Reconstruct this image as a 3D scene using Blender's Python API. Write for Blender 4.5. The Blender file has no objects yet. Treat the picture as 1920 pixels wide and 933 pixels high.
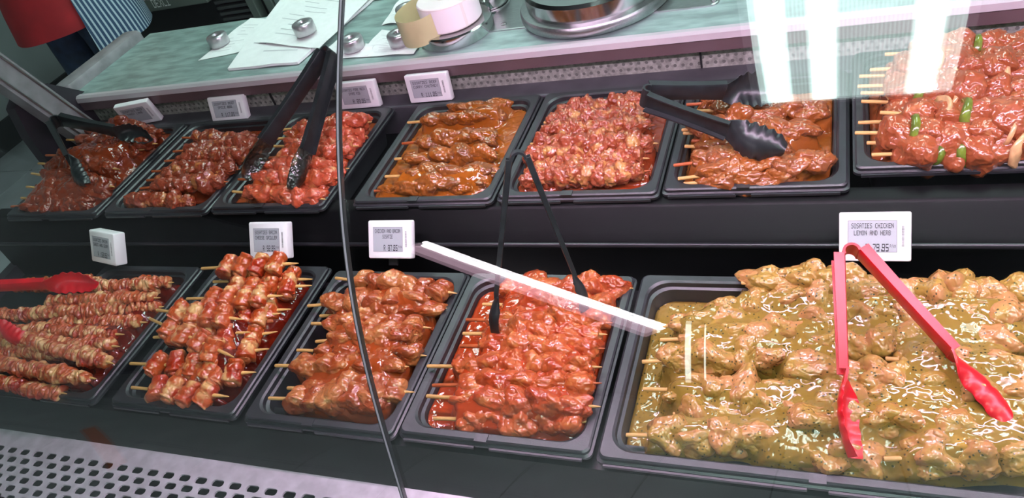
import bpy, math, random
import numpy as np
from mathutils import Vector, Matrix, noise

random.seed(7)
SC = bpy.context.scene
COL = SC.collection

# ------------------------------------------------------------------ camera
CAM = Vector((0.0, 0.0, 1.5))
F = 1442.0
CX, CY = 960.0, 466.5
_X = Vector((3364.0, 16.0, -1442.0)).normalized()
_Y = Vector((625.0, -1446.0, 1442.0)).normalized()
_Y = (_Y - _X * _X.dot(_Y)).normalized()
_Z = _X.cross(_Y)


def ray(px, py):
    v = Vector(((px - CX) / F, (py - CY) / F, 1.0))
    return Vector((_X.dot(v), _Y.dot(v), _Z.dot(v)))


def onz(px, py, z):
    d = ray(px, py)
    return CAM + d * ((z - CAM.z) / d.z)


def ony(px, py, y):
    d = ray(px, py)
    return CAM + d * (y / d.y)


def onx(px, py, x):
    d = ray(px, py)
    return CAM + d * (x / d.x)


cd = bpy.data.cameras.new('camera')
cam = bpy.data.objects.new('camera', cd)
COL.objects.link(cam)
right = Vector((_X[0], _Y[0], _Z[0]))
down = Vector((_X[1], _Y[1], _Z[1]))
fwd = Vector((_X[2], _Y[2], _Z[2]))
m = Matrix.Identity(4)
for i in range(3):
    m[i][0], m[i][1], m[i][2], m[i][3] = right[i], -down[i], -fwd[i], CAM[i]
cam.matrix_world = m
cd.sensor_width = 36.0
cd.lens = 36.0 * F / 1920.0
cd.clip_start = 0.02
SC.camera = cam

# ------------------------------------------------------------------ world, exposure, light levels
w = bpy.data.worlds.new('world')
SC.world = w
w.use_nodes = True
w.node_tree.nodes['Background'].inputs[0].default_value = (0.75, 0.85, 0.85, 1)
w.node_tree.nodes['Background'].inputs[1].default_value = 0.05
SC.view_settings.view_transform = 'Standard'
SC.view_settings.look = 'None'
SC.view_settings.gamma = 1.0
SC.view_settings.use_curve_mapping = False
SC.view_settings.exposure = 0.0
CEIL_BASE, CEIL_PEAK = 5.5, 23.0      # ceiling diffuser radiance between and over the tubes
CASE_LAMP = 66.0                      # pink meat lamp under the canopy
STRIP_LAMP = 30.0

# ------------------------------------------------------------------ materials
MATS = {}


def lin(c):
    return tuple(((v / 255.0) / 12.92 if v / 255.0 <= 0.04045 else ((v / 255.0 + 0.055) / 1.055) ** 2.4) for v in c)


def rgba(c):
    return (*lin(c), 1.0)


def mat(name, col, rough=0.5, metal=0.0, coat=0.0, var=0.0, vscale=20.0, bump=0.0, bscale=100.0, spec=0.5, stretch=None, col2=None):
    if name in MATS:
        return MATS[name]
    M = bpy.data.materials.new(name)
    M.use_nodes = True
    nt = M.node_tree
    b = nt.nodes['Principled BSDF']
    b.inputs['Base Color'].default_value = rgba(col)
    b.inputs['Roughness'].default_value = rough
    b.inputs['Metallic'].default_value = metal
    b.inputs['Coat Weight'].default_value = coat
    b.inputs['Specular IOR Level'].default_value = spec
    tc = nt.nodes.new('ShaderNodeTexCoord')
    mp = nt.nodes.new('ShaderNodeMapping')
    nt.links.new(tc.outputs['Object'], mp.inputs[0])
    if stretch:
        mp.inputs['Scale'].default_value = stretch
    if var > 0 or col2:
        n = nt.nodes.new('ShaderNodeTexNoise')
        n.inputs['Scale'].default_value = vscale
        n.inputs['Detail'].default_value = 5
        nt.links.new(mp.outputs[0], n.inputs['Vector'])
        r = nt.nodes.new('ShaderNodeValToRGB')
        c2 = col2 or tuple(max(0, v * (1 - var)) for v in col)
        r.color_ramp.elements[0].position = 0.35
        r.color_ramp.elements[1].position = 0.65
        r.color_ramp.elements[0].color = rgba(c2)
        r.color_ramp.elements[1].color = rgba(col)
        nt.links.new(n.outputs['Fac'], r.inputs[0])
        nt.links.new(r.outputs[0], b.inputs['Base Color'])
    if bump > 0:
        n2 = nt.nodes.new('ShaderNodeTexNoise')
        n2.inputs['Scale'].default_value = bscale
        n2.inputs['Detail'].default_value = 4
        nt.links.new(mp.outputs[0], n2.inputs['Vector'])
        bp = nt.nodes.new('ShaderNodeBump')
        bp.inputs['Strength'].default_value = bump
        bp.inputs['Distance'].default_value = 0.002
        nt.links.new(n2.outputs['Fac'], bp.inputs['Height'])
        nt.links.new(bp.outputs[0], b.inputs['Normal'])
    MATS[name] = M
    return M


def emis(name, col, strength):
    if name in MATS:
        return MATS[name]
    M = bpy.data.materials.new(name)
    M.use_nodes = True
    b = M.node_tree.nodes['Principled BSDF']
    b.inputs['Base Color'].default_value = (.8, .8, .8, 1)
    b.inputs['Emission Color'].default_value = (*col, 1)
    b.inputs['Emission Strength'].default_value = strength
    MATS[name] = M
    return M


def meat_mat(name, sauce, meat, fat, fat_amt=0.5, sauce_amt=0.5, rough=0.4, herbs=False, scale=38.0, bump=0.6, bscale=105.0):
    """wet marinated meat: sauce film over flesh, fat streaks, fine wet relief; every copy gets its own pattern"""
    if name in MATS:
        return MATS[name]
    M = bpy.data.materials.new(name)
    M.use_nodes = True
    nt = M.node_tree
    N, L = nt.nodes, nt.links
    b = N['Principled BSDF']
    tc = N.new('ShaderNodeTexCoord')
    oi = N.new('ShaderNodeObjectInfo')
    mul = N.new('ShaderNodeVectorMath'); mul.operation = 'SCALE'
    mul.inputs[0].default_value = (13.1, 7.7, 9.3)
    L.new(oi.outputs['Random'], mul.inputs['Scale'])
    add = N.new('ShaderNodeVectorMath'); add.operation = 'ADD'
    L.new(tc.outputs['Object'], add.inputs[0]); L.new(mul.outputs[0], add.inputs[1])

    def nz(sc, det=4, dist=0.0):
        n = N.new('ShaderNodeTexNoise')
        n.inputs['Scale'].default_value = sc
        n.inputs['Detail'].default_value = det
        n.inputs['Distortion'].default_value = dist
        L.new(add.outputs[0], n.inputs['Vector'])
        return n

    def ramp(src, p0, p1):
        r = N.new('ShaderNodeMapRange')
        r.inputs['From Min'].default_value = p0
        r.inputs['From Max'].default_value = p1
        L.new(src, r.inputs['Value'])
        return r.outputs[0]

    def mix(fac, a, c):
        x = N.new('ShaderNodeMix'); x.data_type = 'RGBA'
        L.new(fac, x.inputs[0])
        if isinstance(a, tuple): x.inputs[6].default_value = a
        else: L.new(a, x.inputs[6])
        if isinstance(c, tuple): x.inputs[7].default_value = c
        else: L.new(c, x.inputs[7])
        return x.outputs[2]

    rg = lambda c: (*[v * k for v, k in zip(lin(c), (.70, .65, .43))], 1.0)
    f1 = ramp(nz(scale, 3, .6).outputs['Fac'], .70 - fat_amt * .35, .82 - fat_amt * .35)
    c1 = mix(f1, rg(meat), rg(fat))
    f2 = ramp(nz(scale * .7, 4, .4).outputs['Fac'], .72 - sauce_amt * .5, .88 - sauce_amt * .5)
    c2 = mix(f2, c1, rg(sauce))
    if herbs:
        v = N.new('ShaderNodeTexVoronoi'); v.inputs['Scale'].default_value = 190.0
        L.new(add.outputs[0], v.inputs['Vector'])
        h = ramp(v.outputs['Distance'], .30, .20)
        g = ramp(nz(90, 2).outputs['Fac'], .47, .52)
        hm = N.new('ShaderNodeMath'); hm.operation = 'MULTIPLY'
        L.new(h, hm.inputs[0]); L.new(g, hm.inputs[1])
        c2 = mix(hm.outputs[0], c2, rgba((62, 58, 28)))
    L.new(c2, b.inputs['Base Color'])
    b.inputs['Roughness'].default_value = rough
    b.inputs['Coat Weight'].default_value = 1.0
    b.inputs['Specular IOR Level'].default_value = .25
    b.inputs['Coat Roughness'].default_value = 0.03
    b.inputs['Subsurface Weight'].default_value = 0.12
    b.inputs['Subsurface Radius'].default_value = (.006, .002, .0015)
    b.inputs['Subsurface Scale'].default_value = 0.6
    nb = nz(bscale, .4, .8)
    bp = N.new('ShaderNodeBump')
    bp.inputs['Strength'].default_value = bump
    bp.inputs['Distance'].default_value = 0.006
    L.new(nb.outputs['Fac'], bp.inputs['Height'])
    L.new(bp.outputs[0], b.inputs['Normal'])
    L.new(bp.outputs[0], b.inputs['Coat Normal'])
    MATS[name] = M
    return M


def glass_mat():
    M = bpy.data.materials.new('clear_curved_glass')
    M.use_nodes = True
    nt = M.node_tree
    N, L = nt.nodes, nt.links
    N.remove(N['Principled BSDF'])
    out = N['Material Output']
    g = N.new('ShaderNodeNewGeometry')
    dot = N.new('ShaderNodeVectorMath'); dot.operation = 'DOT_PRODUCT'
    L.new(g.outputs['Incoming'], dot.inputs[0]); L.new(g.outputs['Normal'], dot.inputs[1])
    ab = N.new('ShaderNodeMath'); ab.operation = 'ABSOLUTE'
    L.new(dot.outputs['Value'], ab.inputs[0])
    om = N.new('ShaderNodeMath'); om.operation = 'SUBTRACT'; om.inputs[0].default_value = 1.0
    L.new(ab.outputs[0], om.inputs[1])
    pw = N.new('ShaderNodeMath'); pw.operation = 'POWER'; pw.inputs[1].default_value = 5.0
    L.new(om.outputs[0], pw.inputs[0])
    ma = N.new('ShaderNodeMath'); ma.operation = 'MULTIPLY_ADD'
    ma.inputs[1].default_value = 0.95; ma.inputs[2].default_value = 0.05
    L.new(pw.outputs[0], ma.inputs[0])
    t = N.new('ShaderNodeBsdfTransparent'); t.inputs[0].default_value = (.965, .99, .98, 1)
    gl = N.new('ShaderNodeBsdfGlossy'); gl.inputs['Roughness'].default_value = 0.0
    mx = N.new('ShaderNodeMixShader')
    L.new(ma.outputs[0], mx.inputs[0]); L.new(t.outputs[0], mx.inputs[1]); L.new(gl.outputs[0], mx.inputs[2])
    L.new(mx.outputs[0], out.inputs['Surface'])
    return M


# ------------------------------------------------------------------ mesh helpers
class MB:
    def __init__(s):
        s.v = []; s.f = []

    def add(s, vs, fs):
        o = len(s.v)
        s.v += [tuple(p) for p in vs]
        s.f += [tuple(i + o for i in q) for q in fs]
        return s

    def box(s, a, b, bev=0.0):
        x0, y0, z0 = a; x1, y1, z1 = b
        if bev <= 0:
            vs = [(x, y, z) for z in (z0, z1) for y in (y0, y1) for x in (x0, x1)]
            return s.add(vs, [(0, 2, 3, 1), (4, 5, 7, 6), (0, 1, 5, 4), (2, 6, 7, 3), (0, 4, 6, 2), (1, 3, 7, 5)])
        # bevelled along all edges: stack of rounded rectangles
        rings = []
        for z, ins in ((z0, bev), (z0 + bev * .3, bev * .3), (z0 + bev, 0), (z1 - bev, 0), (z1 - bev * .3, bev * .3), (z1, bev)):
            rings.append([(p[0], p[1], z) for p in rrect(x0 + ins, y0 + ins, x1 - ins, y1 - ins, bev, 3)])
        return s.loft(rings, True, True)

    def loft(s, rings, cap0=False, cap1=False, closed=True):
        n = len(rings[0]); vs = [p for r in rings for p in r]; fs = []
        for i in range(len(rings) - 1):
            for j in range(n if closed else n - 1):
                k = (j + 1) % n
                fs.append((i * n + j, i * n + k, (i + 1) * n + k, (i + 1) * n + j))
        if cap0: fs.append(tuple(range(n - 1, -1, -1)))
        if cap1: fs.append(tuple((len(rings) - 1) * n + j for j in range(n)))
        return s.add(vs, fs)

    def lathe(s, prof, n=32, c=(0, 0, 0), cap0=True, cap1=True):
        rings = [[(c[0] + r * math.cos(2 * math.pi * j / n), c[1] + r * math.sin(2 * math.pi * j / n), c[2] + z) for j in range(n)] for r, z in prof]
        return s.loft(rings, cap0, cap1)

    def tube(s, pts, r, n=8, cap=True):
        pts = [Vector(p) for p in pts]
        rs = r if isinstance(r, (list, tuple)) else [r] * len(pts)
        rings = []
        for i, p in enumerate(pts):
            d = (pts[min(i + 1, len(pts) - 1)] - pts[max(i - 1, 0)]).normalized()
            a = d.cross(Vector((0, 0, 1)))
            if a.length < .1: a = d.cross(Vector((0, 1, 0)))
            a.normalize(); b = d.cross(a)
            rings.append([p + (a * math.cos(2 * math.pi * j / n) + b * math.sin(2 * math.pi * j / n)) * rs[i] for j in range(n)])
        return s.loft(rings, cap, cap)

    def prism_x(s, prof, x0, x1):
        """closed (y,z) profile extruded along x"""
        n = len(prof)
        vs = [(x0, y, z) for y, z in prof] + [(x1, y, z) for y, z in prof]
        fs = [(j, (j + 1) % n, n + (j + 1) % n, n + j) for j in range(n)]
        fs += [tuple(range(n - 1, -1, -1)), tuple(range(n, 2 * n))]
        return s.add(vs, fs)

    def build(s, name, material, parent=None, smooth=False, off=None, angle=40):
        if off is not None:
            s.v = [(p[0] - off[0], p[1] - off[1], p[2] - off[2]) for p in s.v]
        me = bpy.data.meshes.new(name)
        me.from_pydata(s.v, [], s.f)
        me.validate()
        fix_normals(me)
        me.materials.append(material)
        if smooth:
            me.shade_smooth()
            if angle: me.set_sharp_from_angle(angle=math.radians(angle))
        o = bpy.data.objects.new(name, me)
        COL.objects.link(o)
        if parent: o.parent = parent
        return o


import bmesh


def fix_normals(me):
    bm = bmesh.new(); bm.from_mesh(me)
    bmesh.ops.recalc_face_normals(bm, faces=bm.faces)
    bm.to_mesh(me); bm.free()


def rrect(x0, y0, x1, y1, r, n=5):
    r = min(r, (x1 - x0) / 2.001, (y1 - y0) / 2.001)
    out = []
    for cx, cy, a in ((x1 - r, y1 - r, 0), (x0 + r, y1 - r, 90), (x0 + r, y0 + r, 180), (x1 - r, y0 + r, 270)):
        for k in range(n + 1):
            t = math.radians(a + 90.0 * k / n)
            out.append((cx + r * math.cos(t), cy + r * math.sin(t)))
    return out


def empty(name, loc=(0, 0, 0)):
    o = bpy.data.objects.new(name, None)
    COL.objects.link(o)
    o.location = loc
    o.empty_display_size = .05
    return o


def tag(o, label, cat, group=None, kind=None):
    o['label'] = label; o['category'] = cat
    if group: o['group'] = group
    if kind: o['kind'] = kind
    return o


def struct(o, label=None, cat=None):
    o['kind'] = 'structure'
    if label: o['label'] = label
    if cat: o['category'] = cat
    return o


# ------------------------------------------------------------------ shared materials
BLACK = mat('black_plastic', (36, 37, 42), .40, var=.25, vscale=30, bump=.12, bscale=900, spec=.8)
BLACK_BASE = mat('black_base_panel', (18, 21, 23), .42, var=.3, vscale=9, bump=.05, bscale=300)
BLACK_TONG = mat('black_nylon', (38, 42, 44), .30, var=.3, vscale=60)
RED_TONG = mat('red_nylon', (208, 22, 36), .32, var=.12, vscale=40)
STEEL = mat('brushed_steel', (176, 178, 178), .34, 1.0, var=.10, vscale=60, bump=.08, bscale=60, stretch=(1, 12, 12))
STEEL_DECK = mat('worn_deck_steel', (172, 198, 192), .42, .40, var=.22, vscale=16, bump=.25, bscale=45, stretch=(1, 3, 1))
STEEL_FRONT = mat('steel_front_edge', (124, 104, 108), .38, .5, var=.1, vscale=8)
POLISHED = mat('polished_steel', (190, 190, 190), .16, 1.0)
SATIN = mat('satin_steel_weight', (200, 198, 200), .28, .8, var=.08, vscale=80)
GRILLE = mat('pale_grille_metal', (212, 202, 212), .35, .25, var=.12, vscale=40)
TRIM_GREY = mat('grey_metal_trim', (158, 154, 158), .45, .25, var=.15, vscale=25)
PERF = mat('dusty_perforated_strip', (158, 160, 150), .7, 0, var=.25, vscale=120)
WHITE_PL = mat('white_plastic', (236, 232, 234), .38)
SCREEN = mat('grey_paper_display', (172, 174, 180), .30)
INK = mat('dark_ink', (20, 20, 24), .6)
INK2 = mat('grey_ink', (120, 116, 118), .6)
PAPER = mat('white_paper', (242, 243, 242), .8, var=.03, vscale=60)
WOOD = mat('bamboo', (224, 172, 104), .5, var=.22, vscale=90, stretch=(.2, 2, 2))
WOOD_RED = mat('sauce_stained_bamboo', (186, 92, 48), .4, var=.25, vscale=60)
PEPPER = mat('green_pepper', (112, 132, 44), .2, coat=.4, var=.3, vscale=60)
ONION = mat('onion_layer', (222, 172, 122), .22, coat=.4, var=.2, vscale=70)
TILE = mat('grey_floor_tile', (186, 192, 196), .38, var=.10, vscale=5)
GROUT = mat('dark_grout', (66, 68, 70), .8)
WALL = mat('pale_wall_paint', (176, 186, 186), .7, var=.05, vscale=3)
WALL_DARK = mat('dark_aisle_wall', (34, 36, 38), .7, var=.15, vscale=3)
CEILM = mat('dark_ceiling', (50, 54, 54), .8, var=.04, vscale=10)
DARK = mat('dark_enamel', (24, 24, 26), .4, var=.2, vscale=20)
GREYFR = mat('grey_green_frame', (104, 116, 108), .5, .3)
GLASS = glass_mat()

# ------------------------------------------------------------------ room
X0, X1, Y0, Y1, ZC = -4.2, 3.0, -3.4, 3.0, 2.8
TS = 0.4
o = MB().box((X0, Y0, -.05), (X1, Y1, -.004)).build('floor', GROUT)
struct(o, 'grey tiled shop floor', 'floor')
tm = MB()
tm.loft([[(p[0], p[1], z) for p in rrect(-TS / 2 + i, -TS / 2 + i, TS / 2 - i, TS / 2 - i, .004, 1)] for z, i in ((-.006, .003), (-.001, .003), (0, .0045))], False, True)
t0 = None
for i in range(int((X1 - X0) / TS + .01)):
    for j in range(int((Y1 - Y0) / TS + .01)):
        if t0 is None:
            t = t0 = tm.build('tile', TILE, o)
        else:
            t = t0.copy(); COL.objects.link(t)
        t.location = (X0 + TS * (i + .5), Y0 + TS * (j + .5), 0)
struct(MB().box((X0, Y0, ZC), (X1, Y1, ZC + .05)).build('ceiling', CEILM))
struct(MB().box((X0 - .1, Y0, 0), (X0, Y1, ZC)).build('wall_left', WALL))
struct(MB().box((X1, Y0, 0), (X1 + .1, Y1, ZC)).build('wall_right', WALL))
struct(MB().box((X0, Y1, 0), (X1, Y1 + .1, ZC)).build('wall_back', WALL))
struct(MB().box((X0, Y0 - .1, 0), (X1, Y0, ZC)).build('wall_front', WALL_DARK))
struct(MB().box((X0, Y0, 0), (X0 + .025, Y1, .14)).build('baseboard_left', GROUT))
struct(MB().box((X0 + .025, Y1 - .025, 0), (X1, Y1, .14)).build('baseboard_back', GROUT))


# ------------------------------------------------------------------ ceiling lights
def diffuser_mat():
    M = bpy.data.materials.new('ribbed_lit_diffuser')
    M.use_nodes = True
    nt = M.node_tree; N, L = nt.nodes, nt.links
    b = N['Principled BSDF']
    tc = N.new('ShaderNodeTexCoord')
    sp = N.new('ShaderNodeSeparateXYZ')
    L.new(tc.outputs['Object'], sp.inputs[0])
    acc = None
    for xc in (-.225, -.085, .195):               # three working tubes, the fourth is dead
        s1 = N.new('ShaderNodeMath'); s1.operation = 'SUBTRACT'; s1.inputs[1].default_value = xc
        L.new(sp.outputs[0], s1.inputs[0])
        a = N.new('ShaderNodeMath'); a.operation = 'ABSOLUTE'; L.new(s1.outputs[0], a.inputs[0])
        r = N.new('ShaderNodeMapRange'); r.interpolation_type = 'SMOOTHSTEP'
        r.inputs['From Min'].default_value = .050; r.inputs['From Max'].default_value = .020
        L.new(a.outputs[0], r.inputs['Value'])
        if acc is None: acc = r.outputs[0]
        else:
            ad = N.new('ShaderNodeMath'); ad.operation = 'ADD'
            L.new(acc, ad.inputs[0]); L.new(r.outputs[0], ad.inputs[1]); acc = ad.outputs[0]
    wv = N.new('ShaderNodeTexWave'); wv.inputs['Scale'].default_value = 28.0
    L.new(tc.outputs['Object'], wv.inputs['Vector'])
    m1 = N.new('ShaderNodeMath'); m1.operation = 'MULTIPLY_ADD'
    m1.inputs[1].default_value = CEIL_PEAK; m1.inputs[2].default_value = CEIL_BASE
    L.new(acc, m1.inputs[0])
    m2 = N.new('ShaderNodeMath'); m2.operation = 'MULTIPLY_ADD'
    m2.inputs[1].default_value = .25; m2.inputs[2].default_value = .85
    L.new(wv.outputs['Fac'], m2.inputs[0])
    m3 = N.new('ShaderNodeMath'); m3.operation = 'MULTIPLY'
    L.new(m1.outputs[0], m3.inputs[0]); L.new(m2.outputs[0], m3.inputs[1])
    b.inputs['Emission Color'].default_value = (.77, 1.0, .95, 1)
    L.new(m3.outputs[0], b.inputs['Emission Strength'])
    return M


DIFF = diffuser_mat()
lights = [(.03, -.27, 'ceiling light panel reflected in the glass above the pepper skewers'),
          (2.0, -2.7, 'unseen added ceiling light panel over the far right of the aisle'),  # three unseen panels added to brighten the aisle, clear of glass reflections
          (2.0, -1.2, 'unseen added ceiling light panel in the middle of the aisle on the right'),
          (2.1, .3, 'unseen added ceiling light panel over the right end of the counter'),
          (-1.25, 2.0, 'unseen added ceiling light panel over the paper stack'),  # two unseen panels added behind the counter to light the deck
          (.5, 2.0, 'unseen added ceiling light panel over the workspace behind the scale')]
for (x, y, lab) in lights:
    r = empty('ceiling_light', (x, y, ZC))
    tag(r, lab, 'light', 'ceiling light panels')
    fr = MB()
    for a, b_ in (((-.31, -.61), (.31, -.585)), ((-.31, .585), (.31, .61)), ((-.31, -.585), (-.285, .585)), ((.285, -.585), (.31, .585))):
        fr.box((a[0], a[1], -.03), (b_[0], b_[1], -.002))
    fr.build('frame', WHITE_PL, r)
    MB().box((-.285, -.585, -.016), (.285, .585, -.008)).build('diffuser', DIFF, r)

# ------------------------------------------------------------------ display case
case = empty('display_case', (0, .5, 0))
tag(case, 'black refrigerated meat display case with stainless deck and curved front glass', 'display case')
CO = (0, .5, 0)
XL, XR = -1.78, 1.3
# lower base: front panel, shelf under the lower trays, step riser with ridge, shelf under the upper trays
MB().prism_x([(.458, .02), (.458, .62), (.490, .676), (.53, .676), (.53, .02)], XL, XR).build('front_panel', BLACK_BASE, case, off=CO)
MB().box((XL, .53, .612), (XR, .86, .627)).build('lower_shelf', BLACK_BASE, case, off=CO)
ris = [(.848, .60), (.848, .712), (.846, .722), (.849, .729), (.856, .734), (.884, .770), (.89, .774), (.915, .774), (.915, .60)]
MB().prism_x(ris, XL, XR).build('step_riser', mat('black_riser', (9, 9, 11), .45, var=.25, vscale=6, spec=.15), case, smooth=True, off=CO, angle=50)
MB().tube([(XL, .8485, .7255), (XR, .8485, .7255)], .0042, 10).build('ridge_bead', mat('glossy_black_bead', (30, 29, 34), .28), case, smooth=True, off=CO)
MB().box((XL, .915, .70), (XR, 1.275, .717)).build('upper_shelf', BLACK_BASE, case, off=CO)
MB().box((XL, 1.212, .70), (XR, 1.275, .782), .004).build('back_ledge', mat('dark_ledge_metal', (92, 92, 97), .45, .3, var=.2, vscale=14), case, off=CO)
MB().box((XL, 1.262, .782), (XR, 1.285, .835)).build('back_strip_base', PERF, case, off=CO)
# perforations of the dusty strip: countable holes are tiny, one relief mesh
ps = MB()
for i in range(210):
    x = XL + .02 + i * .0145
    for j in range(3):
        zz = .792 + j * .012
        xx = x + (.007 if j % 2 else 0)
        ps.lathe([(.0034, 0), (.0034, .0008)], 6)
        ps.v[-12:] = [(xx + p[0], 1.2622 - p[2], zz + p[1]) for p in ps.v[-12:]]
pso = ps.build('perforations', mat('strip_hole', (96, 98, 92), .8), case, off=CO)
pso['kind'] = 'stuff'
for xx in (-1.2, -.235, .4):
    MB().box((xx, 1.258, .784), (xx + .003, 1.264, .832)).build('strip_joint', DARK, case, off=CO)
# grille plate with real openings
GZ = .62
gm = MB()
px_, py_ = .034, .0166
nx = int((XR - XL) / px_); ny = 6
hw, hh = .0115, .0057
y_top = .421
cells = []
for j in range(ny):
    for i in range(nx):
        cxx = XL + .0185 + i * px_ + (px_ / 2 if j % 2 else 0)
        cyy = y_top - j * py_
        cells.append((cxx, cyy))
        hole = [(p[0], p[1]) for p in rrect(cxx - hw, cyy - hh, cxx + hw, cyy + hh, .005, 2)]
        out = []
        for (hx, hy) in hole:      # project hole outline to the cell border
            dx, dy = hx - cxx, hy - cyy
            s_ = min(px_ / 2 / max(abs(dx), 1e-6), py_ / 2 / max(abs(dy), 1e-6))
            out.append((cxx + dx * s_, cyy + dy * s_))
        n = len(hole)
        vs = [(p[0], p[1], GZ) for p in out] + [(p[0], p[1], GZ) for p in hole] + [(p[0], p[1], GZ - .003) for p in hole]
        fs = []
        for k in range(n):
            q = (k + 1) % n
            fs.append((k, q, n + q, n + k)); fs.append((n + k, n + q, 2 * n + q, 2 * n + k))
        # corner triangles
        for sx in (-1, 1):
            for sy in (-1, 1):
                cn = (cxx + sx * px_ / 2, cyy + sy * py_ / 2)
                kk = [k for k in range(n) if (hole[k][0] - cxx) * sx > 0 and (hole[k][1] - cyy) * sy > 0]
                vs.append((cn[0], cn[1], GZ)); ci = len(vs) - 1
                ks = sorted(kk, key=lambda k: math.atan2(hole[k][1] - cyy, hole[k][0] - cxx))
                for a_, b_ in zip(ks, ks[1:]):
                    fs.append((a_, b_, ci))
        gm.add(vs, fs)
yl = y_top - (ny - 1) * py_ - py_ / 2
gm.box((XL, y_top + py_ / 2, GZ - .003), (XR, .462, GZ))
gm.box((XL, .338, GZ - .003), (XR, yl, GZ))
gm.build('perforated_grille', GRILLE, case, off=CO)
MB().box((XL, .335, .50), (XR, .458, .55)).build('air_duct_floor', BLACK_BASE, case, off=CO)
MB().box((XL, .312, .02), (XR, .328, .60)).build('front_kick_panel', TRIM_GREY, case, off=CO)
# stainless deck
DZ = .862
DY = 1.24
dp = [(DY + .004, DZ - .004), (DY + .012, DZ), (1.58, DZ), (1.58, DZ - .03), (1.285, DZ - .03), (1.285, DZ - .034), (DY + .004, DZ - .034)]
MB().prism_x(dp, -1.80, XR).build('deck', STEEL_DECK, case, off=CO)
nose = [(DY - .004, DZ - .012), (DY - .002, DZ - .001), (DY + .004, DZ + .0035), (DY + .016, DZ + .0025), (DY + .018, DZ - .001), (DY + .006, DZ - .006), (DY + .004, DZ - .014)]
MB().prism_x(nose, -1.80, XR).build('deck_nosing', mat('bright_nosing_steel', (214, 206, 210), .32, .35), case, smooth=True, off=CO)
MB().prism_x([(DY, DZ - .036), (DY, DZ - .012), (DY + .005, DZ - .012), (DY + .005, DZ - .036)], -1.80, XR).build('deck_front_edge', STEEL_FRONT, case, off=CO)
MB().box((-1.86, DY + .02, DZ - .03), (-1.80, 1.56, DZ + .028), .012).build('deck_end_rail', TRIM_GREY, case, smooth=True, off=CO)
MB().box((XL, 1.285, .02), (XR, 1.56, .83)).build('rear_cabinet', TRIM_GREY, case, off=CO)
# recessed plate under the scale with screws
pl = MB()
pl.loft([[(p[0], p[1], z) for p in rrect(-.672 + i, 1.337 + i, -.205 - i, 1.575, .018, 4)] for z, i in ((DZ, 0), (DZ + .0025, .0), (DZ + .0035, .0015))], False, True)
plo = pl.build('scale_plate', STEEL, case, off=CO)
for q in ((945, 46), (1338, 0)):
    p = onz(q[0], q[1], DZ + .0035)
    MB().lathe([(.0065, 0), (.006, .0025), (.0025, .003), (.002, .0012)], 12, p).build('screw', POLISHED, plo, smooth=True, off=CO)
# end post, end panel, canopy
pp = MB()
ys = [(1.215, .72), (.972, 1.352)]
for (xa, xb) in ((-1.765, -1.725),):
    vs = []
    for (yy, zz) in ys:
        vs += [(xa, yy - .034, zz), (xb, yy - .034, zz), (xb, yy + .034, zz), (xa, yy + .034, zz)]
    pp.add(vs, [(0, 1, 5, 4), (1, 2, 6, 5), (2, 3, 7, 6), (3, 0, 4, 7), (3, 2, 1, 0), (4, 5, 6, 7)])
po = pp.build('end_post', TRIM_GREY, case, off=CO)
sl = MB()
for s_ in (.018, -.03):
    a = Vector((-1.724, 1.215 + s_, .74)); b = Vector((-1.724, .980 + s_, 1.345))
    sl.tube([a, b], .0028, 6)
sl.build('slot_rail', STEEL, po, off=CO)
bo = MB()
p = Vector((-1.722, 1.19, .795))
bo.lathe([(.006, 0), (.005, .003)], 12, (0, 0, 0)); bo.v = [(p.x + v[2], p.y + v[0], p.z + v[1]) for v in bo.v]
bo.build('bolt', POLISHED, po, off=CO)
ep = [(1.275, .60), (1.275, .86), (1.20, .93), (1.13, .955), (1.09, .93), (1.075, .86), (1.072, .76), (1.06, .70), (.98, .665), (.53, .64), (.53, .60)]
MB().prism_x(ep, -1.80, -1.77).build('end_panel', mat('dark_violet_panel', (44, 38, 46), .45), case, smooth=True, off=CO)
MB().box((XL, .765, 1.345), (XR, .99, 1.40), .006).build('canopy', TRIM_GREY, case, off=CO)
lampo = MB().box((-.84, .735, 1.286), (XR - .05, .775, 1.345)).build('lamp_batten', WHITE_PL, case, off=CO)
MB().tube([(-.80, .7225, 1.270), (XR - .08, .7225, 1.270)], .016, 12).build('pink_meat_lamp', emis('pink_lamp_glow', (1.0, .67, .94), CASE_LAMP), lampo, off=CO)

# curved glass: profile y(z) through the joint between the panes
PROF = [(-.96, .312), (-.90, .330), (-.84, .350), (-.78, .367), (-.72, .382), (-.66, .402), (-.60, .4225), (-.55, .441), (-.50, .463), (-.45, .490),
        (-.40, .522), (-.35, .563), (-.30, .610), (-.25, .665), (-.20, .722), (-.15, .78), (-.10, .84)]


def gprof(z):
    for (a, b) in zip(PROF, PROF[1:]):
        if a[0] <= z <= b[0]:
            t = (z - a[0]) / (b[0] - a[0]); return a[1] + (b[1] - a[1]) * t


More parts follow.
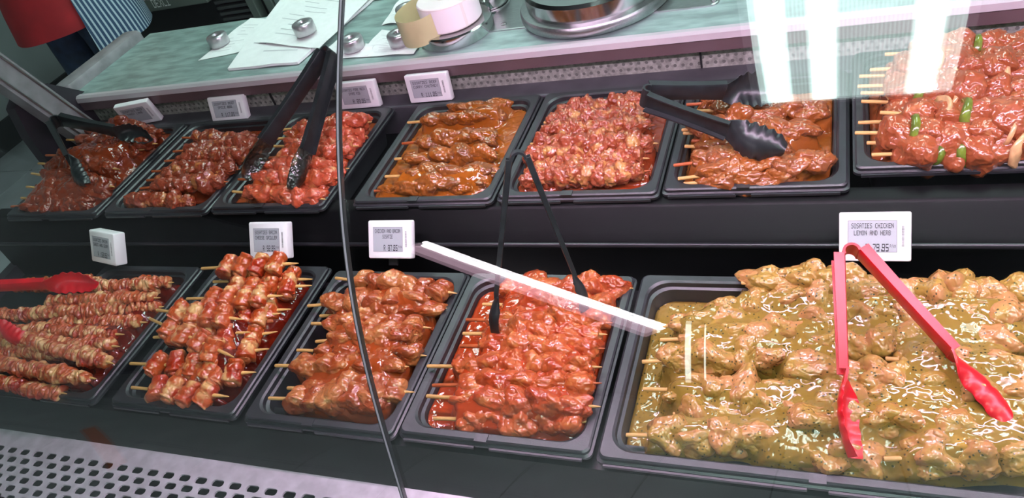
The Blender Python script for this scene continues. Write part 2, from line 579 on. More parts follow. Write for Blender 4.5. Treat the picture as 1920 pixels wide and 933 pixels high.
_zz = np.array([p[0] for p in PROF]); _yy = np.array([p[1] for p in PROF])
_co = np.polyfit(_zz, _yy, 5)
zs = np.linspace(-.895, -.158, 60)
outer = [(float(np.polyval(_co, z)) - .006, float(z) + 1.5) for z in zs]
inner = [(float(np.polyval(_co, z)), float(z) + 1.5) for z in zs]
for xa, xb in ((-1.77, -.4726), (-.4678, XR)):
    g = MB()
    ncol = 2
    n = len(zs)
    vs = [(xa, y, z) for y, z in outer] + [(xb, y, z) for y, z in outer] + [(xa, y, z) for y, z in inner] + [(xb, y, z) for y, z in inner]
    fs = []
    for i in range(n - 1):
        fs.append((i, i + 1, n + i + 1, n + i)); fs.append((2 * n + i, 3 * n + i, 3 * n + i + 1, 2 * n + i + 1))
        fs.append((i, 2 * n + i, 2 * n + i + 1, i + 1)); fs.append((n + i, n + i + 1, 3 * n + i + 1, 3 * n + i))
    fs.append((0, n, 3 * n, 2 * n)); fs.append((n - 1, 3 * n - 1, 4 * n - 1, 2 * n - 1))
    g.add(vs, fs)
    g.build('glass_pane', GLASS, case, smooth=True, off=CO, angle=30)
for xa, wd, mt in ((-.4720, .0011, mat('dark_glass_edge', (46, 48, 50), .3)), (-.4702, .0024, mat('pale_glass_edge', (170, 156, 170), .3)), (-.4685, .0010, mat('dark_glass_edge', (46, 48, 50), .3))):
    g = MB()
    rings = [[(xa - wd * .5, y - .0005, z), (xa + wd * .5, y - .0005, z), (xa + wd * .5, y + .0058, z), (xa - wd * .5, y + .0058, z)] for y, z in outer]
    g.loft(rings, True, True).build('joint_seal', mt, case, off=CO)


# ------------------------------------------------------------------ trays
def make_tray(key, x0, y0, x1, y1, zr, label):
    cx, cy = (x0 + x1) / 2, (y0 + y1) / 2
    zb = (.718 if zr > .75 else .628)
    r = empty('food_tray', (cx, cy, zb))
    tag(r, label, 'tray', 'black food trays')
    hw, hd = (x1 - x0) / 2, (y1 - y0) / 2
    Z = zr - zb
    rw = .017

    def ring(ins, z, rad):
        return [(p[0], p[1], z) for p in rrect(-hw + ins, -hd + ins, hw - ins, hd - ins, rad, 6)]
    rim = MB()
    rim.loft([ring(.0015, Z - .013, .008), ring(0, Z - .012, .009), ring(0, Z - .008, .009), ring(.003, Z - .0065, .009), ring(.003, Z - .002, .009), ring(.005, Z, .010),
              ring(rw - .003, Z - .0005, .030), ring(rw, Z - .003, .030)])
    ro = rim.build('rim', BLACK, r, smooth=True, angle=25)
    bs = MB()
    bs.loft([ring(rw, Z - .003, .030), ring(rw + .001, Z - .010, .030), ring(rw + .005, Z - .012, .030), ring(rw + .011, Z - .062, .026), ring(rw + .020, Z - .068, .02)], False, True)
    bs.loft([ring(rw - .004, Z - .004, .03), ring(rw + .007, Z - .066, .028), ring(rw + .016, Z - .072, .02)], False, True)
    bs.build('basin', BLACK, r, smooth=True, angle=30)
    # ridge bars under the front rim and notch
    lip = MB()
    lip.box((-hw + .01, -hd - .003, Z - .013), (-.022, -hd + .004, Z - .009))
    lip.box((.0, -hd - .003, Z - .013), (hw - .012, -hd + .004, Z - .009))
    lip.build('rim_ledge', BLACK, ro)
    nt_ = MB().box((-.02, -hd + .001, Z - .0005), (-.002, -hd + .013, Z + .0012))
    nt_.build('rim_tab', BLACK, ro)
    return r, (cx, cy, hw, hd, rw)


# ------------------------------------------------------------------ meat pieces
def lump(name, seed, sx, sy, sz, e=2.6, a1=.22, a2=.10, f1=1.1, f2=3.0, sub=4, fold=0.0):
    bm = bmesh.new()
    bmesh.ops.create_icosphere(bm, subdivisions=sub, radius=1.0)
    off = Vector((seed * 3.17, seed * 1.71, seed * 2.33))
    for v in bm.verts:
        p = v.co.normalized()
        k = (abs(p.x) ** e + abs(p.y) ** e + abs(p.z) ** e) ** (-1.0 / e)
        d = 1 + a1 * noise.noise(p * f1 + off) * 1.6
        n2 = noise.noise(p * f2 + off * 1.3)
        d += a2 * (1 - abs(n2) * 2.4) * 1.2
        d += a2 * .35 * noise.noise(p * f2 * 2.6 + off)
        q = p * k * d
        if fold:
            q.y += fold * math.sin(q.x * 3.1 + seed); q.z += fold * .8 * math.cos(q.x * 2.3 + q.y * 1.5 + seed * 2)
        v.co = (q.x * sx, q.y * sy, q.z * sz)
    me = bpy.data.meshes.new(name)
    bm.to_mesh(me); bm.free()
    me.shade_smooth()
    return me


def ruffle(name, seed, L, R, n):
    """pleated bacon: thin folds pushed together along the stick"""
    m_ = MB()
    rnd = random.Random(seed)
    for k in range(n):
        xc = -L / 2 + L * (k + .5) / n
        tx, ty = rnd.uniform(-.5, .5), rnd.uniform(-.4, .4)
        th = L / n * .62
        rr = R * rnd.uniform(.82, 1.1)
        rings = []
        ph = rnd.uniform(0, 6.28); k3 = rnd.choice((2, 3))
        for (dx, s_) in ((-th, .35), (-th * .95, .72), (-th * .55, .95), (0, 1.0), (th * .55, .94), (th * .95, .7), (th, .33)):
            rg = []
            for j in range(20):
                a = 2 * math.pi * j / 20
                r2 = rr * s_ * (1 + .13 * math.sin(k3 * a + ph) + .06 * math.sin(5 * a + ph * 2))
                y, z = r2 * math.cos(a), r2 * math.sin(a) * .86
                x = xc + dx + tx * y * .5 + ty * z * .5 + .22 * th * math.sin(3 * a + ph)
                rg.append((x, y, z))
            rings.append(rg)
        m_.loft(rings, True, True)
    me = bpy.data.meshes.new(name)
    me.from_pydata(m_.v, [], m_.f)
    fix_normals(me); me.shade_smooth()
    return me


def bacon_roll(name, seed, R, Ln):
    """bacon strip wound round a sausage slice, axis along local y"""
    m_ = MB(); rnd = random.Random(seed)
    rings = []
    NS = 26
    ph = rnd.uniform(0, 6)
    for i in range(NS + 1):
        t = i / NS
        y = (t - .5) * Ln
        band = abs(math.sin(t * math.pi * 2.5 + ph))
        s_ = R * (.90 + .16 * band ** .5) * (1 - .18 * t)
        if i in (0, NS): s_ *= .80
        rg = []
        for j in range(28):
            a = 2 * math.pi * j / 28
            r2 = s_ * (1 + .05 * math.sin(2 * a + seed) + .03 * math.sin(5 * a + t * 6))
            rg.append((r2 * math.cos(a), y + .0025 * math.sin(a + ph) + .0012 * math.sin(3 * a), r2 * math.sin(a)))
        rings.append(rg)
    m_.loft(rings, True, True)
    me = bpy.data.meshes.new(name); me.from_pydata(m_.v, [], m_.f); fix_normals(me); me.shade_smooth()
    return me


def sausage(name, R, Ln):
    m_ = MB()
    pr = [(.25 * R, -.5 * Ln), (.7 * R, -.485 * Ln), (.9 * R, -.46 * Ln), (R, -.40 * Ln), (R, .40 * Ln), (.9 * R, .46 * Ln), (.7 * R, .485 * Ln), (.25 * R, .5 * Ln)]
    m_.loft([[(r * math.cos(2 * math.pi * j / 20), z, r * math.sin(2 * math.pi * j / 20)) for j in range(20)] for r, z in pr], True, True)
    me = bpy.data.meshes.new(name); me.from_pydata(m_.v, [], m_.f); fix_normals(me); me.shade_smooth()
    return me


def slab(name, seed, w, h, t, curve):
    """bent slab of pepper or onion standing across the stick"""
    m_ = MB(); n = 9
    rings = []
    for i in range(n):
        u = i / (n - 1) - .5
        hh = h * (1 - .5 * abs(2 * u) ** 3) / 2
        x = curve * (1 - 4 * u * u)
        rings.append([(x - t / 2, u * w, -hh * .92), (x - t / 2, u * w, hh * .92), (x, u * w, hh), (x + t / 2, u * w, hh * .92), (x + t / 2, u * w, -hh * .92), (x, u * w, -hh)])
    m_.loft(rings, True, True)
    me = bpy.data.meshes.new(name); me.from_pydata(m_.v, [], m_.f); fix_normals(me); me.shade_smooth()
    return me


def obj(name, me, material, parent):
    o_ = bpy.data.objects.new(name, me)
    if not me.materials: me.materials.append(material)
    COL.objects.link(o_); o_.parent = parent
    return o_


ORD = ['first', 'second', 'third', 'fourth', 'fifth', 'sixth', 'seventh', 'eighth', 'ninth', 'tenth', 'eleventh', 'twelfth', 'thirteenth', 'fourteenth',
       'fifteenth', 'sixteenth', 'seventeenth', 'eighteenth', 'nineteenth', 'twentieth', 'twenty-first', 'twenty-second', 'twenty-third', 'twenty-fourth', 'twenty-fifth',
       'twenty-sixth', 'twenty-seventh', 'twenty-eighth']
STICKS = {}


def stick_mesh(L, material, tip=True, r=.0019):
    k = (round(L, 2), material.name, tip, r)
    if k not in STICKS:
        m_ = MB(); L2 = k[0]
        rings = []
        for x, s_ in ((0, .8), (.001, 1), (L2 - .022, 1), (L2 - .004, .45), (L2, .15)):
            rings.append([(x, r * s_ * math.cos(2 * math.pi * j / 10), r * s_ * math.sin(2 * math.pi * j / 10)) for j in range(10)])
        m_.loft(rings, True, True)
        me = bpy.data.meshes.new('stick'); me.from_pydata(m_.v, [], m_.f); fix_normals(me); me.shade_smooth(); me.set_sharp_from_angle(angle=.7)
        me.materials.append(material)
        STICKS[k] = me
    return STICKS[k]


def sauce_field(name, tray, skew, R, zr, level, rise, M, label, amp=.0012):
    """marinade: lies level in the tray and climbs between the skewers"""
    cx, cy, hw, hd, rw = tray
    ins = rw + .005 - level * .10
    nx_, ny_ = (90, 60) if hw > .2 else (64, 70)
    xs = np.linspace(-hw + ins, hw - ins, nx_); ys_ = np.linspace(-hd + ins, hd - ins, ny_)
    XX, YY = np.meshgrid(xs, ys_)
    H = np.full(XX.shape, -.08)
    for (a, b) in skew:
        ax, ay, az = a[0] - cx, a[1] - cy, a[2] - zr
        bx, by, bz = b[0] - cx, b[1] - cy, b[2] - zr
        dx, dy = bx - ax, by - ay
        L2 = dx * dx + dy * dy
        t = np.clip(((XX - ax) * dx + (YY - ay) * dy) / L2, 0, 1)
        d = np.hypot(XX - ax - t * dx, YY - ay - t * dy)
        top = az + t * (bz - az) + np.sqrt(np.clip(R * R - d * d, 0, None))
        H = np.where(d < R, np.maximum(H, top), H)
    K = H.copy()
    for _ in range(14):
        P = np.pad(K, 1, mode='edge')
        K = (P[:-2, 1:-1] + P[2:, 1:-1] + P[1:-1, :-2] + P[1:-1, 2:] + 2 * P[1:-1, 1:-1]) / 6
    S = K - rise
    k_ = .006
    hmix = np.clip(.5 + .5 * (S - level) / k_, 0, 1)
    S = level * (1 - hmix) + S * hmix + k_ * hmix * (1 - hmix)
    vs = []
    for j in range(ny_):
        for i in range(nx_):
            n_ = noise.noise(Vector((XX[j, i] * 45 + cx * 9, YY[j, i] * 45, cy * 5))) * amp + noise.noise(Vector((XX[j, i] * 140, YY[j, i] * 140 + cx, 3))) * amp * .5
            z = S[j, i] + n_
            # keep the outline inside the rounded basin
            x, y = XX[j, i], YY[j, i]
            rr_ = .028
            ex, ey = abs(x) - (hw - ins - rr_), abs(y) - (hd - ins - rr_)
            if ex > 0 and ey > 0:
                q = math.hypot(ex, ey)
                if q > rr_:
                    x -= math.copysign(ex * (1 - rr_ / q), x); y -= math.copysign(ey * (1 - rr_ / q), y)
            edge = min(hw - ins - abs(x), hd - ins - abs(y))
            z = min(z, -.004 + max(0, edge) * .9)
            vs.append((x, y, z))
    fs = [(j * nx_ + i, j * nx_ + i + 1, (j + 1) * nx_ + i + 1, (j + 1) * nx_ + i) for j in range(ny_ - 1) for i in range(nx_ - 1)]
    n0 = len(vs)                      # solid underside
    loop = [i for i in range(nx_)] + [j * nx_ + nx_ - 1 for j in range(1, ny_)] + [(ny_ - 1) * nx_ + i for i in range(nx_ - 2, -1, -1)] + [j * nx_ for j in range(ny_ - 2, 0, -1)]
    for i in loop:
        vs.append((vs[i][0] * .965, vs[i][1] * .965, -.0665))
    nl = len(loop)
    for k in range(nl):
        fs.append((loop[k], n0 + k, n0 + (k + 1) % nl, loop[(k + 1) % nl]))
    fs.append(tuple(n0 + k for k in range(nl)))
    me = bpy.data.meshes.new(name); me.from_pydata(vs, [], fs); fix_normals(me); me.shade_smooth(); me.materials.append(M)
    o_ = bpy.data.objects.new(name, me); COL.objects.link(o_)
    o_.location = (cx, cy, zr)
    tag(o_, label, 'sauce', kind='stuff')
    return o_


# style table: colours and piece shapes of each tray
S = {}
S['T1'] = dict(sauce=(138, 56, 32), meat=(146, 62, 42), fat=(178, 92, 58), fa=.2, sa=.8, R=.0185, cl=.040, kind='lump', a1=.34, a2=.07, e=2.3, lv=-0.014, rise=-0.004)
S['T2'] = dict(sauce=(142, 58, 38), meat=(158, 70, 52), fat=(206, 134, 88), fa=.4, sa=.5, R=.0160, cl=.025, kind='lump', a1=.28, a2=.14, e=2.8, lv=-.022, rise=.004)
S['T3'] = dict(sauce=(190, 88, 52), meat=(206, 92, 72), fat=(232, 160, 122), fa=.35, sa=.4, R=.0175, cl=.033, kind='lump', a1=.34, a2=.13, e=2.5, lv=-.022, rise=.004)
S['T4'] = dict(sauce=(172, 98, 34), meat=(140, 82, 40), fat=(184, 118, 58), fa=.3, sa=.6, R=.0175, cl=.048, kind='lump', a1=.36, a2=.13, e=2.2, lv=-.018, rise=-.001, flat=.8)
S['T5'] = dict(sauce=(152, 62, 36), meat=(174, 84, 62), fat=(222, 162, 112), fa=.5, sa=.4, R=.0158, cl=.022, kind='lump', a1=.28, a2=.17, e=2.8, lv=-.016, rise=.005)
S['T6'] = dict(sauce=(170, 98, 48), meat=(156, 88, 54), fat=(200, 132, 82), fa=.3, sa=.5, R=.0190, cl=.040, kind='lump', a1=.36, a2=.13, e=2.3, lv=-.026, rise=.004)
S['T7'] = dict(sauce=(168, 88, 58), meat=(172, 92, 68), fat=(206, 138, 104), fa=.3, sa=.55, R=.0215, cl=.040, kind='pepper', a1=.32, a2=.09, e=2.8, lv=-.020, rise=.004)
S['B1'] = dict(sauce=(176, 44, 22), meat=(206, 100, 64), fat=(248, 198, 162), fa=.58, sa=.46, R=.0165, cl=.032, kind='ruffle', lv=-.030, rise=.010, a1=0, a2=0, e=2, pool=(112, 26, 18))
S['B2'] = dict(sauce=(184, 54, 24), meat=(204, 92, 46), fat=(246, 198, 156), fa=.5, sa=0.48, R=.0170, cl=.034, kind='roll', lv=-.035, rise=.014, a1=0, a2=0, e=2, pool=(116, 28, 18))
S['B3'] = dict(sauce=(166, 76, 40), meat=(200, 126, 84), fat=(230, 188, 142), fa=.35, sa=0.72, R=.0200, cl=.038, kind='mixed', a1=.30, a2=.08, e=2.6, lv=-.075, rise=.004)
S['B4'] = dict(sauce=(184, 70, 34), meat=(198, 98, 58), fat=(224, 140, 88), fa=0.42, sa=0.52, R=.0195, cl=.040, kind='lump', a1=.34, a2=.09, e=2.3, lv=-.020, rise=.003)
S['B5'] = dict(sauce=(186, 150, 84), meat=(206, 148, 110), fat=(196, 168, 104), fa=.4, sa=.62, R=.0215, cl=.044, kind='lump', a1=.36, a2=.08, e=2.3, lv=-.034, rise=-.002, herbs=True, pool=(158, 130, 70))

TX = {  # x0, y0, x1, y1, rim height
    'T1': (-1.705, .868, -1.422, 1.205, .79), 'T2': (-1.405, .873, -1.126, 1.205, .79), 'T3': (-1.120, .878, -.852, 1.205, .79),
    'T4': (-.797, .886, -.524, 1.208, .79), 'T5': (-.519, .891, -.252, 1.208, .79), 'T6': (-.249, .898, .010, 1.208, .79), 'T7': (.014, .925, .545, 1.245, .798),
    'B1': (-1.412, .487, -1.147, .815, .70), 'B2': (-1.113, .490, -.846, .822, .70), 'B3': (-.830, .488, -.564, .812, .70),
    'B4': (-.561, .494, -.283, .812, .70), 'B5': (-.277, .490, .253, .815, .70)}
TL = {
    'T1': 'black tray of dark saucy beef skewers at the far left of the upper row',
    'T2': 'black tray of small dark red meat cubes under the R 117.95 price tag',
    'T3': 'black tray of pinkish pork skewers with the upright black tongs in it',
    'T4': 'black tray of curry beef skewers in orange-brown sauce under the R 111.95 tag',
    'T5': 'black tray of fatty red cubed skewers between the two brown sauce trays',
    'T6': 'black tray of brown skewers with scalloped black tongs lying across it',
    'T7': 'wide black tray of brown meat and green pepper skewers at upper right',
    'B1': 'black tray of pleated bacon skewers at the far left of the lower row',
    'B2': 'black tray heaped with bacon rolls on picks under the R 92.95 tag',
    'B3': 'black tray of chicken and bacon skewers under the R 87.95 tag',
    'B4': 'black tray of red sauced chicken skewers left of the yellow chicken',
    'B5': 'wide black tray of yellow herb chicken skewers under the R 79.95 tag'}
SL = {
    'T1': ('glossy dark brown beef skewer', 'far left upper tray'), 'T2': ('dark red small-cubed skewer', 'tray below R 117.95 tag'),
    'T3': ('pinkish pork skewer', 'tray with upright black tongs'), 'T4': ('curry brown beef skewer', 'orange-brown sauce tray'),
    'T5': ('fatty red cubed skewer', 'tray between two brown sauce trays'), 'T6': ('brown chunky skewer', 'tray under lying black tongs'),
    'T7': ('brown meat and green pepper skewer', 'upper right tray'), 'B1': ('pleated bacon skewer', 'far left lower tray'),
    'B2': ('bacon roll skewer', 'heaped tray below R 92.95 tag'), 'B3': ('chicken and bacon skewer', 'tray below R 87.95 tag'),
    'B4': ('red sauced chicken skewer', 'tray left of the yellow chicken'), 'B5': ('yellow herb chicken skewer', 'wide yellow tray')}
# skewers: stick end x,y and point x,y as seen, height of the stick above the rim, share of bare stick
SK = {
    'T1': [(21, 387, 171, 385, -.002), (40, 371, 179, 374, .002), (50, 350, 204, 360, .010), (59, 325, 215, 350, .016), (72, 306, 225, 318, .020), (86, 291, 226, 289, .030),
           (115, 285, 269, 277, .020), (125, 262, 295, 268, .022), (140, 250, 312, 252, .008), (190, 243, 268, 232, .020, .04)],
    'T2': [(342, 258, 487, 262, .0), (325, 284, 485, 272, .008), (309, 302, 470, 290, .012), (285, 321, 450, 316, .010), (275, 338, 440, 328, .0), (263, 353, 430, 342, .008), (237, 376, 365, 380, -.004, .05)],
    'T3': [(530, 243, 699, 231, .018), (512, 260, 690, 256, .010), (510, 274, 672, 272, .012), (499, 296, 665, 289, .008), (470, 315, 655, 315, .006), (447, 336, 640, 334, .010), (436, 359, 612, 374, .0), (530, 347, 624, 349, -.002, .25)],
    'T4': [(764, 230, 945, 212, .004), (845, 206, 952, 199, -.002, .03), (754, 269, 940, 252, .004), (740, 298, 935, 290, -.001), (722, 331, 930, 322, .0), (702, 358, 912, 346, -.010, .08)],
    'T5': [(1040, 212, 1212, 190, -.002, .05), (1020, 230, 1226, 211, .004, .05), (1008, 250, 1228, 233, .008, .05), (995, 270, 1235, 272, .008, .05), (980, 291, 1218, 294, .006, .04), (990, 314, 1207, 306, .0, .08), (972, 336, 1220, 320, .002, .05)],
    'T6': [(1287, 196, 1480, 186, .002), (1299, 208, 1556, 207, .006), (1278, 244, 1470, 222, .014), (1281, 250, 1536, 242, .010), (1297, 264, 1510, 262, .004), (1284, 274, 1480, 283, .0), (1263, 310, 1480, 285, .006), (1271, 335, 1569, 299, .004), (1282, 344, 1490, 335, -.006)],
    'T7': [(1659, 102, 2010, 84, .045), (1631, 131, 1985, 112, .045), (1611, 143, 1965, 138, .030), (1608, 162, 1962, 152, .028), (1614, 174, 1962, 180, .030), (1615, 190, 1972, 198, .020), (1650, 211, 1995, 224, .032),
           (1609, 230, 1965, 222, .006), (1603, 249, 1965, 252, .018), (1625, 268, 1980, 262, .0), (1634, 290, 1985, 283, .002)],
    'B1': [(20, 538, 205, 530, .0, .08), (140, 540, 328, 531, .010, .03), (86, 566, 300, 556, .016, .05), (150, 585, 306, 573, .004, .2), (-20, 592, 218, 580, .010, .05), (60, 606, 274, 600, .0, .2),
           (-25, 618, 230, 622, .006, .05), (-30, 640, 224, 648, .010, .05), (10, 628, 218, 686, .018, .05), (-60, 662, 150, 668, .0, .05), (-40, 676, 186, 714, .012, .05), (-50, 708, 126, 738, .0, .05)],
    'B2': [(378, 503, 561, 495, .048), (400, 528, 587, 524, .024), (395, 545, 586, 536, .028), (350, 560, 531, 554, .040), (375, 590, 548, 582, .008), (294, 581, 456, 597, .042), (360, 608, 526, 584, .018), (281, 597, 441, 672, .028),
           (288, 632, 471, 624, .018), (330, 652, 520, 620, .0), (345, 674, 504, 652, .006), (244, 681, 445, 686, .012), (300, 706, 481, 698, .0), (247, 726, 432, 746, .006)],
    'B3': [(629, 521, 858, 551, .010), (577, 573, 809, 558, .012), (600, 592, 839, 577, .0), (584, 606, 809, 614, .010), (592, 640, 784, 628, .012), (557, 656, 800, 665, .004), (516, 685, 766, 685, .012), (539, 727, 780, 738, -.004), (504, 746, 732, 753, .002)],
    'B4': [(930, 545, 1188, 542, -.002, .04), (905, 570, 1162, 575, .004), (874, 599, 1150, 608, .006), (868, 625, 1140, 630, .008), (862, 648, 1135, 655, .006), (801, 686, 1130, 690, .008), (811, 722, 1130, 722, .006), (800, 742, 1128, 765, .008), (813, 784, 1112, 790, -.006)],
    'B5': [(1230, 612, 1482, 597, .0), (1238, 637, 1520, 628, .008), (1204, 678, 1492, 662, .004), (1206, 729, 1500, 738, .002), (1174, 815, 1472, 822, -.004), (1262, 776, 1520, 770, -.008, .08),
           (1390, 530, 1622, 535, .022, .08), (1450, 520, 1684, 538, .028), (1440, 554, 1692, 560, .022, .1), (1322, 580, 1560, 572, .008, .06), (1590, 547, 1862, 560, .028, .08), (1690, 552, 1962, 548, .022, .06),
           (1750, 600, 2012, 590, .018, .06), (1500, 602, 1762, 592, .012, .08), (1490, 657, 1750, 640, .008, .06), (1470, 692, 1762, 727, .010, .08), (1660, 672, 1930, 692, .018), (1740, 640, 2005, 640, .012, .06),
           (1458, 745, 1705, 748, .0, .06), (1700, 742, 1970, 738, .008, .05), (1478, 792, 1784, 786, .006, .05), (1657, 860, 1965, 850, .002), (1740, 796, 2005, 800, .004, .06), (1430, 852, 1650, 868, -.012, .1)]}

for key in ('T1', 'T2', 'T3', 'T4', 'T5', 'T6', 'T7', 'B1', 'B2', 'B3', 'B4', 'B5'):
    st = S[key]
    x0, y0, x1, y1, zr = TX[key]
    tray, tg = make_tray(key, x0, y0, x1, y1, zr, TL[key])
    mm = meat_mat('marinated_meat_' + key, st['sauce'], st['meat'], st['fat'], st['fa'], st['sa'], herbs=st.get('herbs', False), bump=st.get('bump', .6))
    sm = meat_mat('marinade_' + key, st.get('pool', st['sauce']), st.get('pool', st['sauce']), tuple(min(255, v * 1.12) for v in st['sauce']), .3, .6, rough=.12, herbs=st.get('herbs', False), scale=20, bump=.4, bscale=70)
    R, cl = st['R'], st['cl']
    sd = sum(map(ord, key)) * 7
    variants = []
    nv = 7
    if st['kind'] == 'ruffle':
        variants = [ruffle('bacon_pleats', sd + k, cl * 1.1, R, 5) for k in range(nv)]
        nm = 'bacon_pleats'
    elif st['kind'] == 'roll':
        variants = [bacon_roll('bacon_roll', sd + k, R * .95, .038) for k in range(nv)]
        saus = sausage('sausage', R * .62, .046)
        saus.materials.append(meat_mat('cheese_sausage', (196, 70, 40), (196, 110, 82), (214, 140, 104), .3, .3))
        nm = 'bacon_roll'
    else:
        fl = st.get('flat', 1.0)
        variants = [lump('meat_piece', sd + k, cl * .62, R * (1.0 + .12 * math.sin(k * 2.1)), R * fl * (1.0 + .10 * math.cos(k * 1.7)), st['e'], st['a1'], st['a2'], fold=.10, sub=4) for k in range(nv)]
        nm = 'meat_piece'
    if st['kind'] == 'mixed':
        bac = [bacon_roll('bacon_roll', sd + 50 + k, R * .9, .034) for k in range(3)]
    if st['kind'] == 'pepper':
        pep = [slab('pepper_piece', k, .044, .046, .010, .005) for k in range(2)]
        oni = [slab('onion_piece', k, .046, .050, .006, .007) for k in range(2)]
    for me in variants: me.materials.append(mm)
    rnd = random.Random(sd)
    items = []
    for sk in SK[key]:
        zz = zr + sk[4]
        a = onz(sk[0], sk[1], zz); b = onz(sk[2], sk[3], zz)
        items.append((a, b, sk[5] if len(sk) > 5 else .19))
    look, where = SL[key]
    if key == 'B5':
        mid = -.05
        cols = [('left half', [i for i in items if (i[0].x + i[1].x) / 2 < mid]), ('right half', [i for i in items if (i[0].x + i[1].x) / 2 >= mid])]
    else:
        cols = [(None, items)]
    caps = []
    for cname, its in cols:
        its = sorted(its, key=lambda i: (i[0].y + i[1].y) / 2)
        for n_i, (a, b, bare) in enumerate(its):
            d = b - a; L = d.length
            yaw = math.atan2(d.y, d.x)
            r = empty('meat_skewer', a)
            r.rotation_euler = (0, -math.asin(d.z / L) + rnd.uniform(-.02, .02), yaw)
            w_ = 'nearest the front' if n_i == 0 else ORD[n_i] + ' from the front'
            if n_i == len(its) - 1: w_ = 'farthest back'
            tag(r, f'{look}, {w_}{" of the " + cname if cname else ""}, {where}', 'skewer', 'skewers, ' + where)
            wm = WOOD_RED if (key[0] == 'T' and rnd.random() < .45 and key != 'T7') or (key == 'B4' and rnd.random() < .6) else WOOD
            so = bpy.data.objects.new('stick', stick_mesh(L, wm, r=.0028)); COL.objects.link(so); so.parent = r
            so.scale = (L / round(L, 2), 1, 1)
            s0, s1 = bare * L, L * (.93 if st['kind'] != 'roll' else .86)
            if st['kind'] == 'roll': s0 = max(s0, .16 * L)
            ml = s1 - s0
            step = cl * (.86 if st['kind'] != 'roll' else .94)
            n = max(2, round(ml / step))
            if st['kind'] == 'roll': n = max(3, min(4, n))
            stp = ml / n
            for k in range(n):
                x = s0 + stp * (k + .5)
                u = rnd.random()
                if st['kind'] == 'pepper' and k in (0, 1, 3, 5) and u < .72:
                    mesh, mt, nn = (rnd.choice(pep), PEPPER, 'pepper_piece') if u < .42 else (rnd.choice(oni), ONION, 'onion_piece')
                    c = obj(nn, mesh, mt, r)
                    c.rotation_euler = (rnd.uniform(-.5, .5), rnd.uniform(-.3, .3), rnd.uniform(-.4, .4))
                    c.location = (x + stp * .5, -.002, .004)
                    c2 = obj('meat_piece', rnd.choice(variants), mm, r)
                    c2.location = (x, rnd.uniform(-.002, .002), rnd.uniform(-.002, .002)); c2.rotation_euler = (rnd.uniform(0, 6.28), 0, 0)
                    continue
                if st['kind'] == 'mixed' and u < .3:
                    c = obj('bacon_roll', rnd.choice(bac), mm, r)
                    c.rotation_euler = (rnd.uniform(-.5, .3), 0, rnd.uniform(-.3, .3)); c.location = (x, 0, 0)
                    continue
                c = obj(nm, rnd.choice(variants), mm, r)
                if st['kind'] == 'roll':
                    c.rotation_euler = (rnd.uniform(.05, .55), rnd.uniform(-.1, .1), rnd.uniform(-.5, .3))
                    c.location = (x, rnd.uniform(-.003, .003), rnd.uniform(-.002, .002))
                    if rnd.random() < .8:
                        g_ = obj('sausage', saus, mm, c); g_.location = (0, -.001, 0)
                else:
                    q = stp / step * rnd.uniform(.95, 1.1)
                    tp = 1.0 if 0 < k < n - 1 else rnd.uniform(.72, .92)
                    v_ = rnd.uniform(.88, 1.12) * tp
                    c.scale = (q, v_, v_ * rnd.uniform(.92, 1.06))
                    c.rotation_euler = (rnd.uniform(0, 6.28) if fl == 1.0 or 1 else 0, rnd.uniform(-.12, .12), rnd.uniform(-.16, .16)) if st['kind'] != 'ruffle' else (rnd.uniform(0, 6.28), rnd.uniform(-.1, .1), rnd.uniform(-.1, .1))
                    c.location = (x, rnd.uniform(-.0025, .0025), rnd.uniform(-.002, .0025))
            caps.append((a + d * (s0 / L), b - d * (1 - s1 / L)))
    sauce_field('marinade', tg, caps, R, zr, st['lv'], st['rise'] + R * .12, sm, f'{ {"T1":"dark brown","T2":"dark red","T3":"orange-pink","T4":"orange-brown curry","T5":"deep red","T6":"caramel brown","T7":"reddish brown","B1":"bright red","B2":"dark red","B3":"thick red-brown","B4":"orange-red","B5":"yellow-green herb"}[key]} marinade pooled around the skewers, {where}')


